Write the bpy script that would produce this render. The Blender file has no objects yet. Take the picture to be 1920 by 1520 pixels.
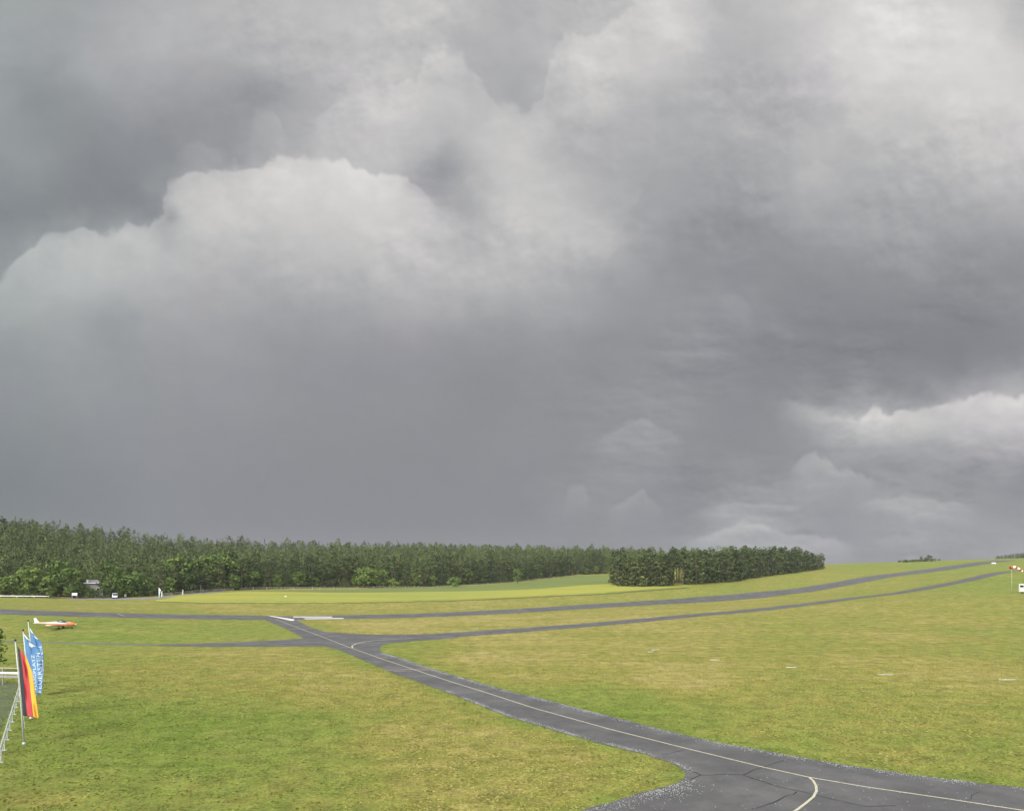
import bpy, bmesh, math, random
import numpy as np
from mathutils import Vector, Matrix
from mathutils.geometry import delaunay_2d_cdt
R = math.radians
random.seed(7); RNG = np.random.default_rng(7)
scn = bpy.context.scene
COL = scn.collection
# ------------------------------------------------------------------ camera
H = 12.0; F = 1250.0; CX = 960.0; HY = 1072.0          # eye height; focal length and eye level of the view in photo pixels
cd = bpy.data.cameras.new('camera'); cam = bpy.data.objects.new('camera', cd); COL.objects.link(cam)
cam.location = (0, 0, H); cam.rotation_euler = (R(90), 0, 0)
cd.sensor_width = 36; cd.lens = F/1920*36; cd.shift_y = (HY-760)/1920
cd.clip_start = 0.1; cd.clip_end = 30000
scn.camera = cam
# ------------------------------------------------------------------ world, sun, exposure
SUN_EL, SUN_AZ = 42.0, 205.0        # degrees; azimuth clockwise from +Y (behind the viewer, a little to the left)
EXPO = 1.12
W = bpy.data.worlds.new('World'); scn.world = W; W.use_nodes = True
nt = W.node_tree; nt.nodes.clear()
o = nt.nodes.new('ShaderNodeOutputWorld'); bg = nt.nodes.new('ShaderNodeBackground')
sky = nt.nodes.new('ShaderNodeTexSky'); sky.sky_type = 'NISHITA'; sky.sun_disc = False
sky.sun_elevation = R(SUN_EL); sky.sun_rotation = R(SUN_AZ); sky.altitude = 500; sky.air_density = 1.0; sky.dust_density = 3.0
hs = nt.nodes.new('ShaderNodeHueSaturation'); hs.inputs['Saturation'].default_value = 0.30   # cloud cover greys the sky
nt.links.new(sky.outputs[0], hs.inputs['Color']); nt.links.new(hs.outputs[0], bg.inputs[0]); nt.links.new(bg.outputs[0], o.inputs[0])
bg.inputs[1].default_value = 0.15
sd = bpy.data.lights.new('sun', 'SUN'); sun = bpy.data.objects.new('sun', sd); COL.objects.link(sun)
sd.energy = 1.4; sd.angle = R(34); sd.color = (1.0, 0.95, 0.86)
dv = Vector((math.sin(R(SUN_AZ))*math.cos(R(SUN_EL)), math.cos(R(SUN_AZ))*math.cos(R(SUN_EL)), math.sin(R(SUN_EL))))
sun.rotation_euler = dv.to_track_quat('Z', 'Y').to_euler()
vs = scn.view_settings; vs.view_transform = 'Standard'; vs.look = 'None'; vs.exposure = EXPO; vs.gamma = 1; vs.use_curve_mapping = False
scn.cycles.max_bounces = 5; scn.cycles.transparent_max_bounces = 8; scn.cycles.use_adaptive_sampling = True
# ------------------------------------------------------------------ helpers
def lin(r, g, b):
    f = lambda c: ((c/255+.055)/1.055)**2.4 if c > 10 else c/255/12.92
    return (f(r), f(g), f(b))
def link(o): COL.objects.link(o); return o
def tag(o, label=None, cat=None, group=None, kind=None):
    if label: o['label'] = label
    if cat: o['category'] = cat
    if group: o['group'] = group
    if kind: o['kind'] = kind
    return o
def empty(name, loc, rz=0, label=None, cat=None, group=None):
    e = bpy.data.objects.new(name, None); e.location = loc; e.rotation_euler = (0, 0, rz); e.empty_display_size = .3
    link(e); return tag(e, label, cat, group)
def meshobj(name, verts, faces, mat=None, parent=None, smooth=False):
    me = bpy.data.meshes.new(name)
    if isinstance(verts, np.ndarray):
        v = verts.astype(np.float32); f = np.asarray(faces, np.int32); n = f.shape[1]
        me.vertices.add(len(v)); me.vertices.foreach_set('co', v.ravel())
        me.loops.add(f.size); me.loops.foreach_set('vertex_index', f.ravel())
        me.polygons.add(len(f)); me.polygons.foreach_set('loop_start', np.arange(len(f), dtype=np.int32)*n)
        try: me.polygons.foreach_set('loop_total', np.full(len(f), n, np.int32))
        except Exception: pass
        me.update(calc_edges=True)
    else:
        me.from_pydata([tuple(p) for p in verts], [], faces); me.update()
    if smooth: me.polygons.foreach_set('use_smooth', [True]*len(me.polygons))
    ob = bpy.data.objects.new(name, me)
    for m in (mat if isinstance(mat, (list, tuple)) else [mat]):
        if m: me.materials.append(m)
    if parent: ob.parent = parent
    return link(ob)
class MB:
    """collects shapes and links them as ONE mesh object"""
    def __init__(s): s.v = []; s.f = []
    def add(s, v, f):
        n = len(s.v); s.v += [tuple(p) for p in v]; s.f += [tuple(i+n for i in q) for q in f]; return s
    def box(s, c, d, rz=0, bevel=0):
        bm = bmesh.new(); bmesh.ops.create_cube(bm, size=1)
        bmesh.ops.scale(bm, vec=d, verts=bm.verts)
        if bevel: bmesh.ops.bevel(bm, geom=bm.edges[:], offset=bevel, segments=2, affect='EDGES', profile=.5)
        bmesh.ops.rotate(bm, cent=(0,0,0), matrix=Matrix.Rotation(rz, 3, 'Z'), verts=bm.verts)
        bmesh.ops.translate(bm, vec=c, verts=bm.verts)
        bm.verts.ensure_lookup_table(); s.add([v.co[:] for v in bm.verts], [[v.index for v in f.verts] for f in bm.faces]); bm.free(); return s
    def tube(s, pts, rad, n=8, cap=True):
        pts = [Vector(p) for p in pts]; rad = rad if isinstance(rad, (list, tuple)) else [rad]*len(pts)
        V = []; Fc = []
        for i, p in enumerate(pts):
            d = (pts[min(i+1, len(pts)-1)]-pts[max(i-1, 0)]).normalized()
            a = d.cross(Vector((0,0,1)) if abs(d.z) < .9 else Vector((1,0,0))).normalized(); b = d.cross(a)
            for k in range(n):
                t = 2*math.pi*k/n; V.append(p+(a*math.cos(t)+b*math.sin(t))*rad[i])
        for i in range(len(pts)-1):
            for k in range(n): Fc.append((i*n+k, i*n+(k+1)%n, (i+1)*n+(k+1)%n, (i+1)*n+k))
        if cap: Fc += [tuple(range(n-1, -1, -1)), tuple((len(pts)-1)*n+k for k in range(n))]
        return s.add(V, Fc)
    def loft(s, rings, cap=True):
        n = len(rings[0]); V = [p for r in rings for p in r]; Fc = []
        for i in range(len(rings)-1):
            for k in range(n): Fc.append((i*n+k, i*n+(k+1)%n, (i+1)*n+(k+1)%n, (i+1)*n+k))
        if cap: Fc += [tuple(range(n-1, -1, -1)), tuple((len(rings)-1)*n+k for k in range(n))]
        return s.add(V, Fc)
    def build(s, name, mat, parent=None, smooth=False): return meshobj(name, s.v, s.f, mat, parent, smooth)
def copy_tree(o, parent=None):
    c = o.copy(); COL.objects.link(c); c.parent = parent
    for ch in [q for q in bpy.data.objects if q.parent == o]: copy_tree(ch, c)
    return c
# noise in numpy (value-gradient fbm)
_P = RNG.permutation(512).astype(np.int64); _G = RNG.uniform(0, 2*np.pi, 512)
def perlin(x, y):
    xi = np.floor(x).astype(np.int64); yi = np.floor(y).astype(np.int64); xf = x-xi; yf = y-yi
    u = xf*xf*xf*(xf*(xf*6-15)+10); v = yf*yf*yf*(yf*(yf*6-15)+10)
    def g(ix, iy, dx, dy):
        a = _G[_P[(_P[ix & 511]+iy) & 511]]; return np.cos(a)*dx+np.sin(a)*dy
    a = g(xi, yi, xf, yf); b = g(xi+1, yi, xf-1, yf); c = g(xi, yi+1, xf, yf-1); d = g(xi+1, yi+1, xf-1, yf-1)
    return ((a+(b-a)*u)+((c+(d-c)*u)-(a+(b-a)*u))*v)*1.5
def fbm(x, y, o=5, gain=.5, bill=False):
    s = 0; a = 1; t = 0
    for i in range(o):
        n = perlin(x*2**i+17.3*i, y*2**i-9.1*i); n = (2*np.abs(n)-.5) if bill else n
        s = s+a*n; t += a; a *= gain
    return s/t
def tps_fit(P, z, lam=0.0, kern=lambda r: np.where(r > 0, r*r*np.log(r+1e-12), 0)):
    n = len(P); D = np.hypot(P[:,None,0]-P[None,:,0], P[:,None,1]-P[None,:,1]); K = kern(D)+lam*np.eye(n)
    A = np.zeros((n+3, n+3)); A[:n,:n] = K; A[:n,n] = 1; A[:n,n+1:] = P; A[n,:n] = 1; A[n+1:,:n] = P.T
    w = np.linalg.solve(A, np.r_[z, 0, 0, 0])
    def f(x, y):
        x = np.asarray(x, float); y = np.asarray(y, float); s = w[n]+w[n+1]*x+w[n+2]*y
        if x.size < 20000: return s+(kern(np.hypot(x[...,None]-P[:,0], y[...,None]-P[:,1]))*w[:n]).sum(-1)
        for i in range(n): s = s+w[i]*kern(np.hypot(x-P[i,0], y-P[i,1]))
        return s
    return f
# ------------------------------------------------------------------ terrain: heights from survey points (column, row, distance)
CP = [(0,1146,150),(200,1152.5,165),(400,1156,172),(550,1158,175),(-300,1140,150),
 (0,1119,255),(200,1121,262),(300,1122,262),(400,1112,285),(600,1103,330),(800,1101,370),(1000,1090,440),(1140,1078,500),(-300,1116,260),
 (800,1110,300),(1140,1097,325),(1155,1099,320),(1300,1094,340),(1450,1078,420),(1543,1066,480),
 (800,1153.5,200),(1000,1143.5,227),(1200,1131.5,261),(1300,1126.5,282),(1400,1119,308),(1500,1107.6,338),(1600,1091,374),(1700,1075,420),(1760,1067,453),(1860,1053,521),
 (1000,1179,141.4),(1300,1153,176),(1400,1145,192),(1500,1133.6,210.6),(1600,1121,233.4),(1660,1114.4,249.6),(1760,1097.5,282),(1860,1076,325),(1890,1071,340),
 (1897,1112,215),(1900,1180,130),(1500,1200,116),(1900,1250,84),(2200,1100,230),(2200,1180,130),(2200,1060,360),
 (1560,1059,600),(1700,1053.5,640),(1800,1050,640),(1900,1046.5,680),(2200,1040,700),
 (0,1027,420),(200,1056,430),(400,1074,450),(800,1066,510),(1100,1061,600),(-300,1008,420),(1300,1066,620)]
PW = [((a-CX)/F*Y, Y, H-(b-HY)/F*Y) for a, b, Y in CP]
for Y in (-60, -20, 10, 30, 50, 75, 100):
    for X in (-90, -55, -25, 0, 25, 55, 90):
        if Y > 60 and X > 50: continue
        PW.append((X, Y, 0.0))
PW += [(X, Y, z) for X, Y, z in ((-1500,1500,30),(0,1500,14),(1200,1500,22),(400,1000,21),(600,1000,26),(-400,900,34),(0,900,18),(-1500,0,0),(1500,0,20),(0,-1500,0),(-600,200,6),(600,200,22),(0,-300,0),(-300,-50,0),(300,-50,0),(2500,2500,20),(-2500,2500,30),(200,150,3))]
PW = np.array(PW)
hgt0 = tps_fit(PW[:,:2]/100, PW[:,2], lam=.02)
def hgt(x, y):
    x = np.asarray(x, float); y = np.asarray(y, float)
    return hgt0(np.clip(x, -2600, 2600)/100, np.clip(y, -1600, 2600)/100)
_k = np.linspace(-1.6, 1.6, 321); _Y = np.geomspace(8, 1500, 1400)
_T = hgt(_k[:,None]*_Y[None,:], np.repeat(_Y[None,:], len(_k), 0))
_ROW = HY-(_T-H)/_Y[None,:]*F                       # photo row of the ground along each bearing
def at(px, py):
    """the place on the ground seen at this point of the photograph"""
    k = (px-CX)/F; i = int(np.clip((k+1.6)/.01, 0, 319)); t = (k+1.6)/.01-i
    row = _ROW[i]*(1-t)+_ROW[i+1]*t
    j = np.argmax(row <= py) if (row <= py).any() else len(_Y)-1
    if j > 0:
        a, b = row[j-1], row[j]; s = (a-py)/(a-b) if a != b else 0; Y = _Y[j-1]+(_Y[j]-_Y[j-1])*s
    else: Y = _Y[0]
    return Vector((k*Y, Y, float(hgt(k*Y, Y))))
def gz(x, y): return float(hgt(x, y))
def onray(px, py, Y): return Vector(((px-CX)/F*Y, Y, H-(py-HY)/F*Y))
# ------------------------------------------------------------------ materials
def mat(name, col=(.5,.5,.5), rough=.7, metal=0, spec=.5):
    m = bpy.data.materials.new(name); m.use_nodes = True; b = m.node_tree.nodes['Principled BSDF']
    b.inputs['Base Color'].default_value = (*col, 1); b.inputs['Roughness'].default_value = rough; b.inputs['Metallic'].default_value = metal
    b.inputs['Specular IOR Level'].default_value = spec
    return m
class NT:
    def __init__(s, m): s.t = m.node_tree; s.b = s.t.nodes['Principled BSDF']
    def n(s, ty, **kw):
        q = s.t.nodes.new(ty)
        for k, v in kw.items():
            if k.startswith('i_'): q.inputs[k[2:].replace('_', ' ')].default_value = v
            else: setattr(q, k, v)
        return q
    def l(s, a, b): s.t.links.new(a, b)
    def pos(s): return s.n('ShaderNodeNewGeometry').outputs['Position']
    def noise(s, vec, scale, detail=4, rough=.55, sc=None):
        if sc is not None:
            mp = s.n('ShaderNodeMapping'); mp.inputs['Scale'].default_value = sc; s.l(vec, mp.inputs[0]); vec = mp.outputs[0]
        q = s.n('ShaderNodeTexNoise'); q.inputs['Scale'].default_value = scale; q.inputs['Detail'].default_value = detail; q.inputs['Roughness'].default_value = rough
        s.l(vec, q.inputs['Vector']); return q.outputs['Fac']
    def ramp(s, fac, stops):
        q = s.n('ShaderNodeValToRGB'); e = q.color_ramp.elements
        while len(e) < len(stops): e.new(.5)
        for i, (p, c) in enumerate(stops):
            e[i].position = p; e[i].color = (*c, 1) if isinstance(c, tuple) else (c, c, c, 1)
        s.l(fac, q.inputs[0]); return q.outputs[0]
    def mix(s, fac, a, b, mode='MIX'):
        q = s.n('ShaderNodeMix', data_type='RGBA', blend_type=mode)
        for sock, v in ((q.inputs[0], fac), (q.inputs[6], a), (q.inputs[7], b)):
            if isinstance(v, (int, float)): sock.default_value = v
            elif isinstance(v, tuple): sock.default_value = (*v, 1)
            else: s.l(v, sock)
        return q.outputs[2]
    def math(s, op, a, b=0.0, c=None):
        q = s.n('ShaderNodeMath', operation=op)
        for i, v in enumerate((a, b) if c is None else (a, b, c)):
            if isinstance(v, (int, float)): q.inputs[i].default_value = v
            else: s.l(v, q.inputs[i])
        return q.outputs[0]
    def bump(s, h, strength=.3, dist=.1):
        q = s.n('ShaderNodeBump'); q.inputs['Strength'].default_value = strength; q.inputs['Distance'].default_value = dist
        s.l(h, q.inputs['Height']); s.l(q.outputs[0], s.b.inputs['Normal'])
def mottled(name, c1, c2, scale=3, rough=.7, spec=.5, metal=0):
    m = mat(name, c1, rough, metal, spec); t = NT(m)
    tc = t.n('ShaderNodeTexCoord').outputs['Object']
    t.l(t.ramp(t.noise(tc, scale, 4), [(.35, c1), (.65, c2)]), t.b.inputs['Base Color']); return m
# grass: green <-> straw, patchiness at several sizes, tone from a surveyed attribute
GREEN = (.168,.200,.042); LUSH = (.130,.178,.030); STRAW = (.292,.250,.086); OLIVE = (.212,.200,.048); DRY = (.215,.165,.085)
def grass_mat():
    m = mat('grass_turf', OLIVE, .95, 0, .1); t = NT(m); p = t.pos()
    at_ = t.n('ShaderNodeAttribute'); at_.attribute_name = 'green'; g = at_.outputs['Fac']
    big = t.noise(p, .045, 5, .6); mid = t.noise(p, .35, 5, .62); fine = t.noise(p, 2.6, 5, .7); vf = t.noise(p, 11, 3, .7)
    v = t.math('ADD', t.math('MULTIPLY', t.math('SUBTRACT', big, .5), .9), t.math('MULTIPLY', t.math('SUBTRACT', mid, .5), .9))
    v = t.math('ADD', v, t.math('MULTIPLY', t.math('SUBTRACT', fine, .5), .75)); v = t.math('ADD', v, g)
    v = t.math('ADD', v, t.math('MULTIPLY', t.math('SUBTRACT', vf, .5), .35))
    mp = t.n('ShaderNodeMapping'); mp.inputs['Rotation'].default_value = (0, 0, -R(38.7)); mp.inputs['Scale'].default_value = (.018, .22, 1); t.l(p, mp.inputs[0])
    v = t.math('ADD', v, t.math('MULTIPLY', t.math('SUBTRACT', t.noise(mp.outputs[0], 1, 5, .6), .5), .75))
    c = t.ramp(v, [(.10, STRAW), (.36, OLIVE), (.66, GREEN), (.95, LUSH)])
    br = t.ramp(t.noise(p, .8, 5, .65), [(.56, 0.0), (.70, 1.0)])
    c = t.mix(t.math('MULTIPLY', br, .36), c, DRY)
    c = t.mix(1.0, c, t.ramp(t.noise(p, 4.5, 4, .75), [(.3, .62), (.7, 1.35)]), 'MULTIPLY')
    c = t.mix(1.0, c, t.ramp(t.noise(p, .55, 8, .78), [(.36, .66), (.5, 1.0), (.64, 1.34)]), 'MULTIPLY')
    t.l(c, t.b.inputs['Base Color']); t.bump(t.noise(p, 6, 5, .75), .9, .12); return m
M = {}
M['grass'] = grass_mat()
def field_mat(name, a, b, sc, rot, k=.12):
    m = mat(name, a, .95, 0, .1); t = NT(m); p = t.pos()
    mp = t.n('ShaderNodeMapping'); mp.inputs['Rotation'].default_value = (0,0,rot); mp.inputs['Scale'].default_value = sc; t.l(p, mp.inputs[0])
    c = t.ramp(t.noise(mp.outputs[0], 1, 4, .6), [(.3, a), (.7, b)])
    c = t.mix(1.0, c, t.ramp(t.noise(p, 3, 4, .7), [(.3, 1-k), (.7, 1+k)]), 'MULTIPLY')
    t.l(c, t.b.inputs['Base Color']); t.bump(t.noise(p, 5, 4, .7), .6, .15); return m
M['crop'] = field_mat('ripening_crop', (.30,.285,.055), (.215,.245,.060), (.012,.09,1), .0)
M['meadow'] = field_mat('young_green_crop', (.125,.160,.050), (.155,.185,.055), (.01,.1,1), .1)
def asphalt_mat():
    m = mat('asphalt', (.08,.08,.083), .75, 0, .35); t = NT(m); p = t.pos()
    a = t.ramp(t.noise(p, .20, 6, .66), [(.34, (.070,.069,.068)), (.5, (.090,.088,.086)), (.64, (.116,.114,.110))])
    sp = t.ramp(t.noise(p, 38, 2, .8), [(.35, .82), (.7, 1.22)])
    c = t.mix(1.0, a, sp, 'MULTIPLY'); st = t.ramp(t.noise(p, 1.3, 5, .7), [(.52, 1.0), (.75, .8)])
    c = t.mix(1.0, c, st, 'MULTIPLY')
    t.l(c, t.b.inputs['Base Color']); t.bump(t.noise(p, 30, 3, .7), .25, .02)
    t.l(t.ramp(t.noise(p, .5, 4), [(.35, .55), (.65, .85)]), t.b.inputs['Roughness']); return m
M['asphalt'] = asphalt_mat()
def paint_mat(name, c, wear=.5):
    m = mat(name, c, .6, 0, .4); t = NT(m); p = t.pos()
    w = t.ramp(t.noise(p, 9, 5, .75), [(.50+(.5-wear)*.3, 0.0), (.72, 1.0)])
    t.l(t.mix(t.math('MULTIPLY', w, .75), c, (.11,.11,.11)), t.b.inputs['Base Color']); return m
M['line'] = paint_mat('worn_yellow_white_paint', (.50,.47,.33), .62); M['white_mark'] = paint_mat('white_marking_paint', (.66,.65,.58), .35)
M['faint'] = paint_mat('faded_line_paint', (.30,.30,.29), .8); M['pink'] = paint_mat('faded_reddish_paint', (.48,.36,.30), .6)
M['crack'] = mat('dark_crack', (.022,.023,.025), .9); M['hail'] = mottled('pale_stones', (.38,.38,.385), (.25,.25,.255), 8, .6)
M['track'] = mottled('worn_track', (.095,.10,.07), (.12,.12,.085), 1, .95)
M['lot'] = mottled('shaded_lot', (.078,.102,.036), (.058,.076,.030), .6, .95)  # shaded look of the lot is put into this dark colour
M['gravel'] = mottled('grey_road', (.20,.19,.18), (.15,.145,.14), 1, .9)
# ------------------------------------------------------------------ sky backdrop of clouds (a curved shell far behind everything, ahead of the airfield)
LUM = """0,0,166 90,0,164 160,0,163 320,0,178 480,0,184 640,0,188 800,0,197 960,0,178 1120,0,182 1210,0,200 1260,10,212 1340,0,182 1440,0,192 1600,0,216 1760,0,214 1900,0,190
0,100,162 90,100,158 160,100,172 320,80,183 480,100,181 560,60,186 640,60,190 760,60,194 800,120,192 880,110,176 960,100,178 1040,120,186 1090,110,204 1180,100,198 1250,80,206 1340,100,182 1440,100,182 1540,100,198 1640,70,218 1760,90,212 1860,70,216 1915,60,185
0,200,157 70,190,143 160,200,152 260,180,162 400,180,156 480,190,150 560,170,168 640,200,182 700,190,192 760,200,196 850,200,194 930,190,176 980,150,170 1000,200,172 1080,210,190 1120,180,196 1200,230,182 1250,200,174 1330,200,178 1440,190,172 1520,200,184 1600,200,200 1720,200,203 1820,180,208 1920,180,210
0,300,151 60,310,153 120,300,142 240,300,141 330,290,143 380,270,156 440,280,152 490,240,168 560,250,172 620,260,188 720,260,196 780,270,186 830,310,154 820,350,152 880,300,184 920,260,196 1000,260,192 1060,270,178 1120,270,172 1200,300,172 1280,280,170 1380,260,172 1440,280,168 1520,330,186 1600,280,178 1700,270,188 1800,290,190 1920,300,196
0,400,134 80,400,138 160,400,138 260,370,138 290,400,140 340,380,190 420,360,194 520,340,198 640,360,200 720,360,200 800,400,192 860,400,172 940,360,196 1040,400,196 1120,360,178 1180,330,172 1200,400,168 1280,380,160 1400,400,152 1440,420,155 1560,400,170 1700,380,172 1820,380,174 1920,380,176
0,480,150 40,500,168 90,470,176 160,460,182 250,450,178 320,480,183 480,460,182 640,480,188 800,480,190 960,480,192 1080,460,192 1150,450,180 1180,500,162 1240,440,156 1290,480,146 1400,500,143 1500,480,147 1600,480,152 1700,500,150 1800,480,150 1920,480,150
0,560,160 100,560,172 200,560,168 320,560,170 480,560,168 560,540,174 640,550,172 760,560,174 860,560,178 960,550,172 1060,560,166 1150,560,158 1240,560,152 1340,560,150 1380,570,150 1430,580,142 1520,580,138 1640,560,138 1760,560,140 1920,560,143
0,640,152 120,640,160 210,610,152 320,630,158 440,620,160 560,630,152 700,620,152 860,630,152 960,640,150 1100,640,146 1220,640,146 1300,620,150 1400,640,138 1560,650,134 1700,660,132 1820,650,134 1920,640,138
0,740,146 160,740,152 320,740,150 480,740,149 640,740,146 800,740,146 900,720,142 1020,720,146 1100,740,144 1240,720,144 1340,720,142 1460,730,137 1560,730,136 1680,720,132 1800,700,131 1900,690,138
1500,765,158 1560,790,170 1630,790,190 1660,800,190 1720,790,186 1800,770,188 1880,760,196 1960,760,192 1500,800,150 1560,820,152 1640,830,158 1760,830,170 1860,830,176 1920,830,176 1720,860,152 1840,870,156 1920,870,150
0,840,136 160,840,142 320,840,145 480,840,143 640,840,142 800,840,142 960,840,144 1080,840,143 1180,800,152 1220,795,156 1260,830,146 1340,820,144 1420,840,142 1500,840,142
0,920,130 160,920,136 320,920,140 480,920,139 640,920,139 800,920,139 960,920,140 1020,930,140 1080,935,150 1120,940,144 1190,935,150 1250,910,140 1340,900,140 1440,890,142 1530,870,158 1545,900,160 1620,900,150 1680,890,142 1800,900,140 1920,910,140
0,990,130 160,990,134 320,990,137 480,990,138 640,990,138 800,990,138 960,990,139 1100,990,140 1200,980,144 1300,990,142 1360,950,160 1440,955,158 1540,960,150 1600,940,150 1680,945,166 1740,950,164 1800,960,160 1860,965,152 1920,960,148 1390,990,168 1340,1010,158 1450,1010,160 1540,1020,154 1680,1010,152 1800,1010,146 1920,1010,156
0,1080,134 480,1080,140 960,1080,142 1280,1050,148 1440,1050,152 1600,1060,148 1760,1050,148 1920,1050,160"""
L = np.array([[float(q) for q in s.split(',')] for s in LUM.split()])
FAR = np.array([[x, y, v] for x, y, v in ((-500,0,165),(-500,400,145),(-500,800,140),(-500,1080,134),(2500,0,200),(2500,400,170),(2500,800,150),(2500,1080,150),(0,-400,170),(960,-400,185),(1920,-400,180),(-1500,300,150),(3400,300,160),(0,-1200,170),(1900,-1200,175),(-1500,1080,138),(3400,1080,150))])
L = np.r_[L, FAR]
EDGES = [  # upper rims of cloud banks: points, step in brightness, how far the bright body reaches down, roughness of the rim
 ([(-200,640),(0,520),(40,472),(90,440),(160,427),(190,440),(250,415),(278,430),(300,402),(315,352),(350,325),(400,318),(450,310),(480,316),(520,296),(600,290),(640,304),(700,325),(780,342),(830,388),(870,430)], 29, 70, 9),
 ([(540,262),(590,235),(620,200),(660,165),(720,162),(780,148),(798,100),(820,90),(870,110),(900,150),(930,192),(985,212),(1018,185),(1028,120),(1060,62),(1100,75),(1140,40),(1180,15),(1230,-30)], 13, 60, 9),
 ([(1440,752),(1480,752),(1510,757),(1560,775),(1610,786),(1640,764),(1665,776),(1740,760),(1770,750),(1810,744),(1870,736),(1900,746),(1960,735),(2100,700)], 40, 38, 7),
 ([(1470,890),(1500,862),(1530,848),(1550,860),(1565,876),(1600,880),(1650,905)], 22, 28, 6),
 ([(1110,826),(1160,802),(1200,782),(1240,800),(1290,820)], 15, 25, 5),
 ([(1050,955),(1066,915),(1092,910),(1112,945)], 14, 22, 4), ([(1136,958),(1180,930),(1205,914),(1215,930),(1250,955)], 16, 22, 4),
 ([(1320,950),(1380,940),(1420,944),(1510,950)], 22, 12, 3), ([(1600,946),(1640,934),(1690,931),(1760,938),(1850,948)], 24, 16, 4),
 ([(1280,1020),(1340,996),(1390,976),(1430,982),(1470,1000),(1540,1006),(1620,1024)], 25, 24, 4), ([(1630,1015),(1680,1003),(1740,1015)], 8, 18, 3),
 ([(1690,970),(1735,960),(1800,968)], 16, 8, 2), ([(335,285),(362,262),(400,276),(430,290)], 9, 28, 8), ([(462,225),(482,204),(510,206),(545,262)], 11, 40, 8),
 ([(1475,335),(1530,302),(1585,322)], 9, 30, 6), ([(1340,560),(1380,548),(1420,580)], 8, 28, 6), ([(1120,530),(1150,470),(1185,400),(1210,340),(1240,260)], -5, 70, 14)]
def make_sky():
    xs = np.r_[np.linspace(-1500,-60,120,endpoint=False), np.arange(-60,1980,2.3), np.linspace(1982,3400,120)]
    ys = np.r_[np.linspace(-1000,-30,90,endpoint=False), np.arange(-30,1085,2.3), np.linspace(1088,1300,12)]
    X, Y = np.meshgrid(xs, ys)
    wx = X+46*fbm(X/190, Y/160, 6, .58)+14*fbm(X/46+5, Y/40, 5, .6); wy = Y+40*fbm(X/190+40, Y/160+7, 6, .58)+12*fbm(X/46+50, Y/40+9, 5, .6)
    f = tps_fit(L[:,:2]/100, L[:,2], lam=.15, kern=lambda r: -np.sqrt(r*r+.02))
    V = f(wx/100, wy/100)
    for pts, A, LL, rg in EDGES:
        p = np.array(pts, float); lo, hi = p[0,0], p[-1,0]
        ex = X+rg*1.2*fbm(X/30+3, Y/30, 4); ye = np.interp(ex, p[:,0], p[:,1])-rg*1.7*(fbm(X/52, Y/52, 3, .5, True)-.1)-rg*.9*fbm(X/24, Y/24, 4, .5)
        s = Y-ye; fade = np.clip((X-lo)/(.12*(hi-lo)+12), 0, 1)*np.clip((hi-X)/(.12*(hi-lo)+12), 0, 1); fade = fade*fade*(3-2*fade)
        w = (1.2+rg*.10)+rg*.85*np.clip(fbm(X/90+9, Y/90, 3)+.10, 0, 1)
        st = 1/(1+np.exp(-np.clip(s/w, -30, 30)))
        V = V+fade*A*(.75*st*np.exp(-np.clip(s, 0, None)/LL)-.30*(1-st)*np.exp(np.clip(s, None, 0)/(LL*.6)))
    amp = np.clip((V-128)/60, .12, 1)
    V = V+amp*(5*fbm(X/120+8, Y/80+3, 6, .58, True)+4.0*fbm(X/44, Y/30, 5, .6))*np.clip((1060-Y)/500+.25, .25, 1)
    def relief(sx, sy, dx, dy, o=5, g=.6, q=0): return fbm(X/sx+q, Y/sy+q, o, g)-fbm((X+dx)/sx+q, (Y+dy)/sy+q, o, g)
    up = 1/(1+np.exp((Y-560)/70)); rt = 1/(1+np.exp(-(X-1120)/90)); lowr = rt*(1-up)
    m1 = np.clip(fbm(X/260+31, Y/200+5, 3)*1.6+.55, .1, 1)
    V = V+m1*(up*(.25+.75/(1+np.exp(-(X-430)/80)))*(17*relief(120, 95, -16, 26, 6, .6)+10*relief(52, 44, -6, 11, 5, .6, 11)+4*relief(22, 18, -3, 5, 4, .6, 51))+lowr*(17*relief(170, 58, -14, 14, 6, .62, 23)+11*relief(60, 26, -6, 7, 5, .6, 37)))
    V = V+.8*fbm(X/12, Y/9, 3)
    V = np.clip(V, 110, 226)
    t = np.clip((V-135)/70, 0, 1)[...,None]
    tint = (1-t)*np.array([.980,.997,1.030])+t*np.array([1.008,1.0,.992])
    gl = (np.clip(1-(X+40)/420, 0, 1)*.020)[...,None]; tint = tint*(1+gl*np.array([-1.2,.35,-.2]))
    pu = np.clip(fbm(X/300+90, Y/300, 3), 0, 1)[...,None]*.018; tint = tint*(1+pu*np.array([.7,-.3,.8]))
    C = (np.clip(V[...,None]*tint, 0, 255)/255); C = np.where(C > .04045, ((C+.055)/1.055)**2.4, C/12.92)
    az = np.arctan((X-CX)/F); el = np.arctan((HY-Y)/F*np.cos(az)); Rr = 9000.0
    P = np.stack([Rr*np.cos(el)*np.sin(az), Rr*np.cos(el)*np.cos(az), H+Rr*np.sin(el)], -1).reshape(-1, 3)
    ny, nx = X.shape; i = (np.arange(ny-1)[:,None]*nx+np.arange(nx-1)[None,:]).ravel()
    m = bpy.data.materials.new('storm_clouds'); m.use_nodes = True; t_ = m.node_tree; t_.nodes.clear()
    out = t_.nodes.new('ShaderNodeOutputMaterial'); em = t_.nodes.new('ShaderNodeEmission'); a = t_.nodes.new('ShaderNodeAttribute'); a.attribute_name = 'cloud'
    ge = t_.nodes.new('ShaderNodeNewGeometry'); no = t_.nodes.new('ShaderNodeTexNoise'); no.inputs['Scale'].default_value = .006; no.inputs['Detail'].default_value = 6
    rp = t_.nodes.new('ShaderNodeMapRange'); rp.inputs[3].default_value = .975; rp.inputs[4].default_value = 1.025
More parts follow.
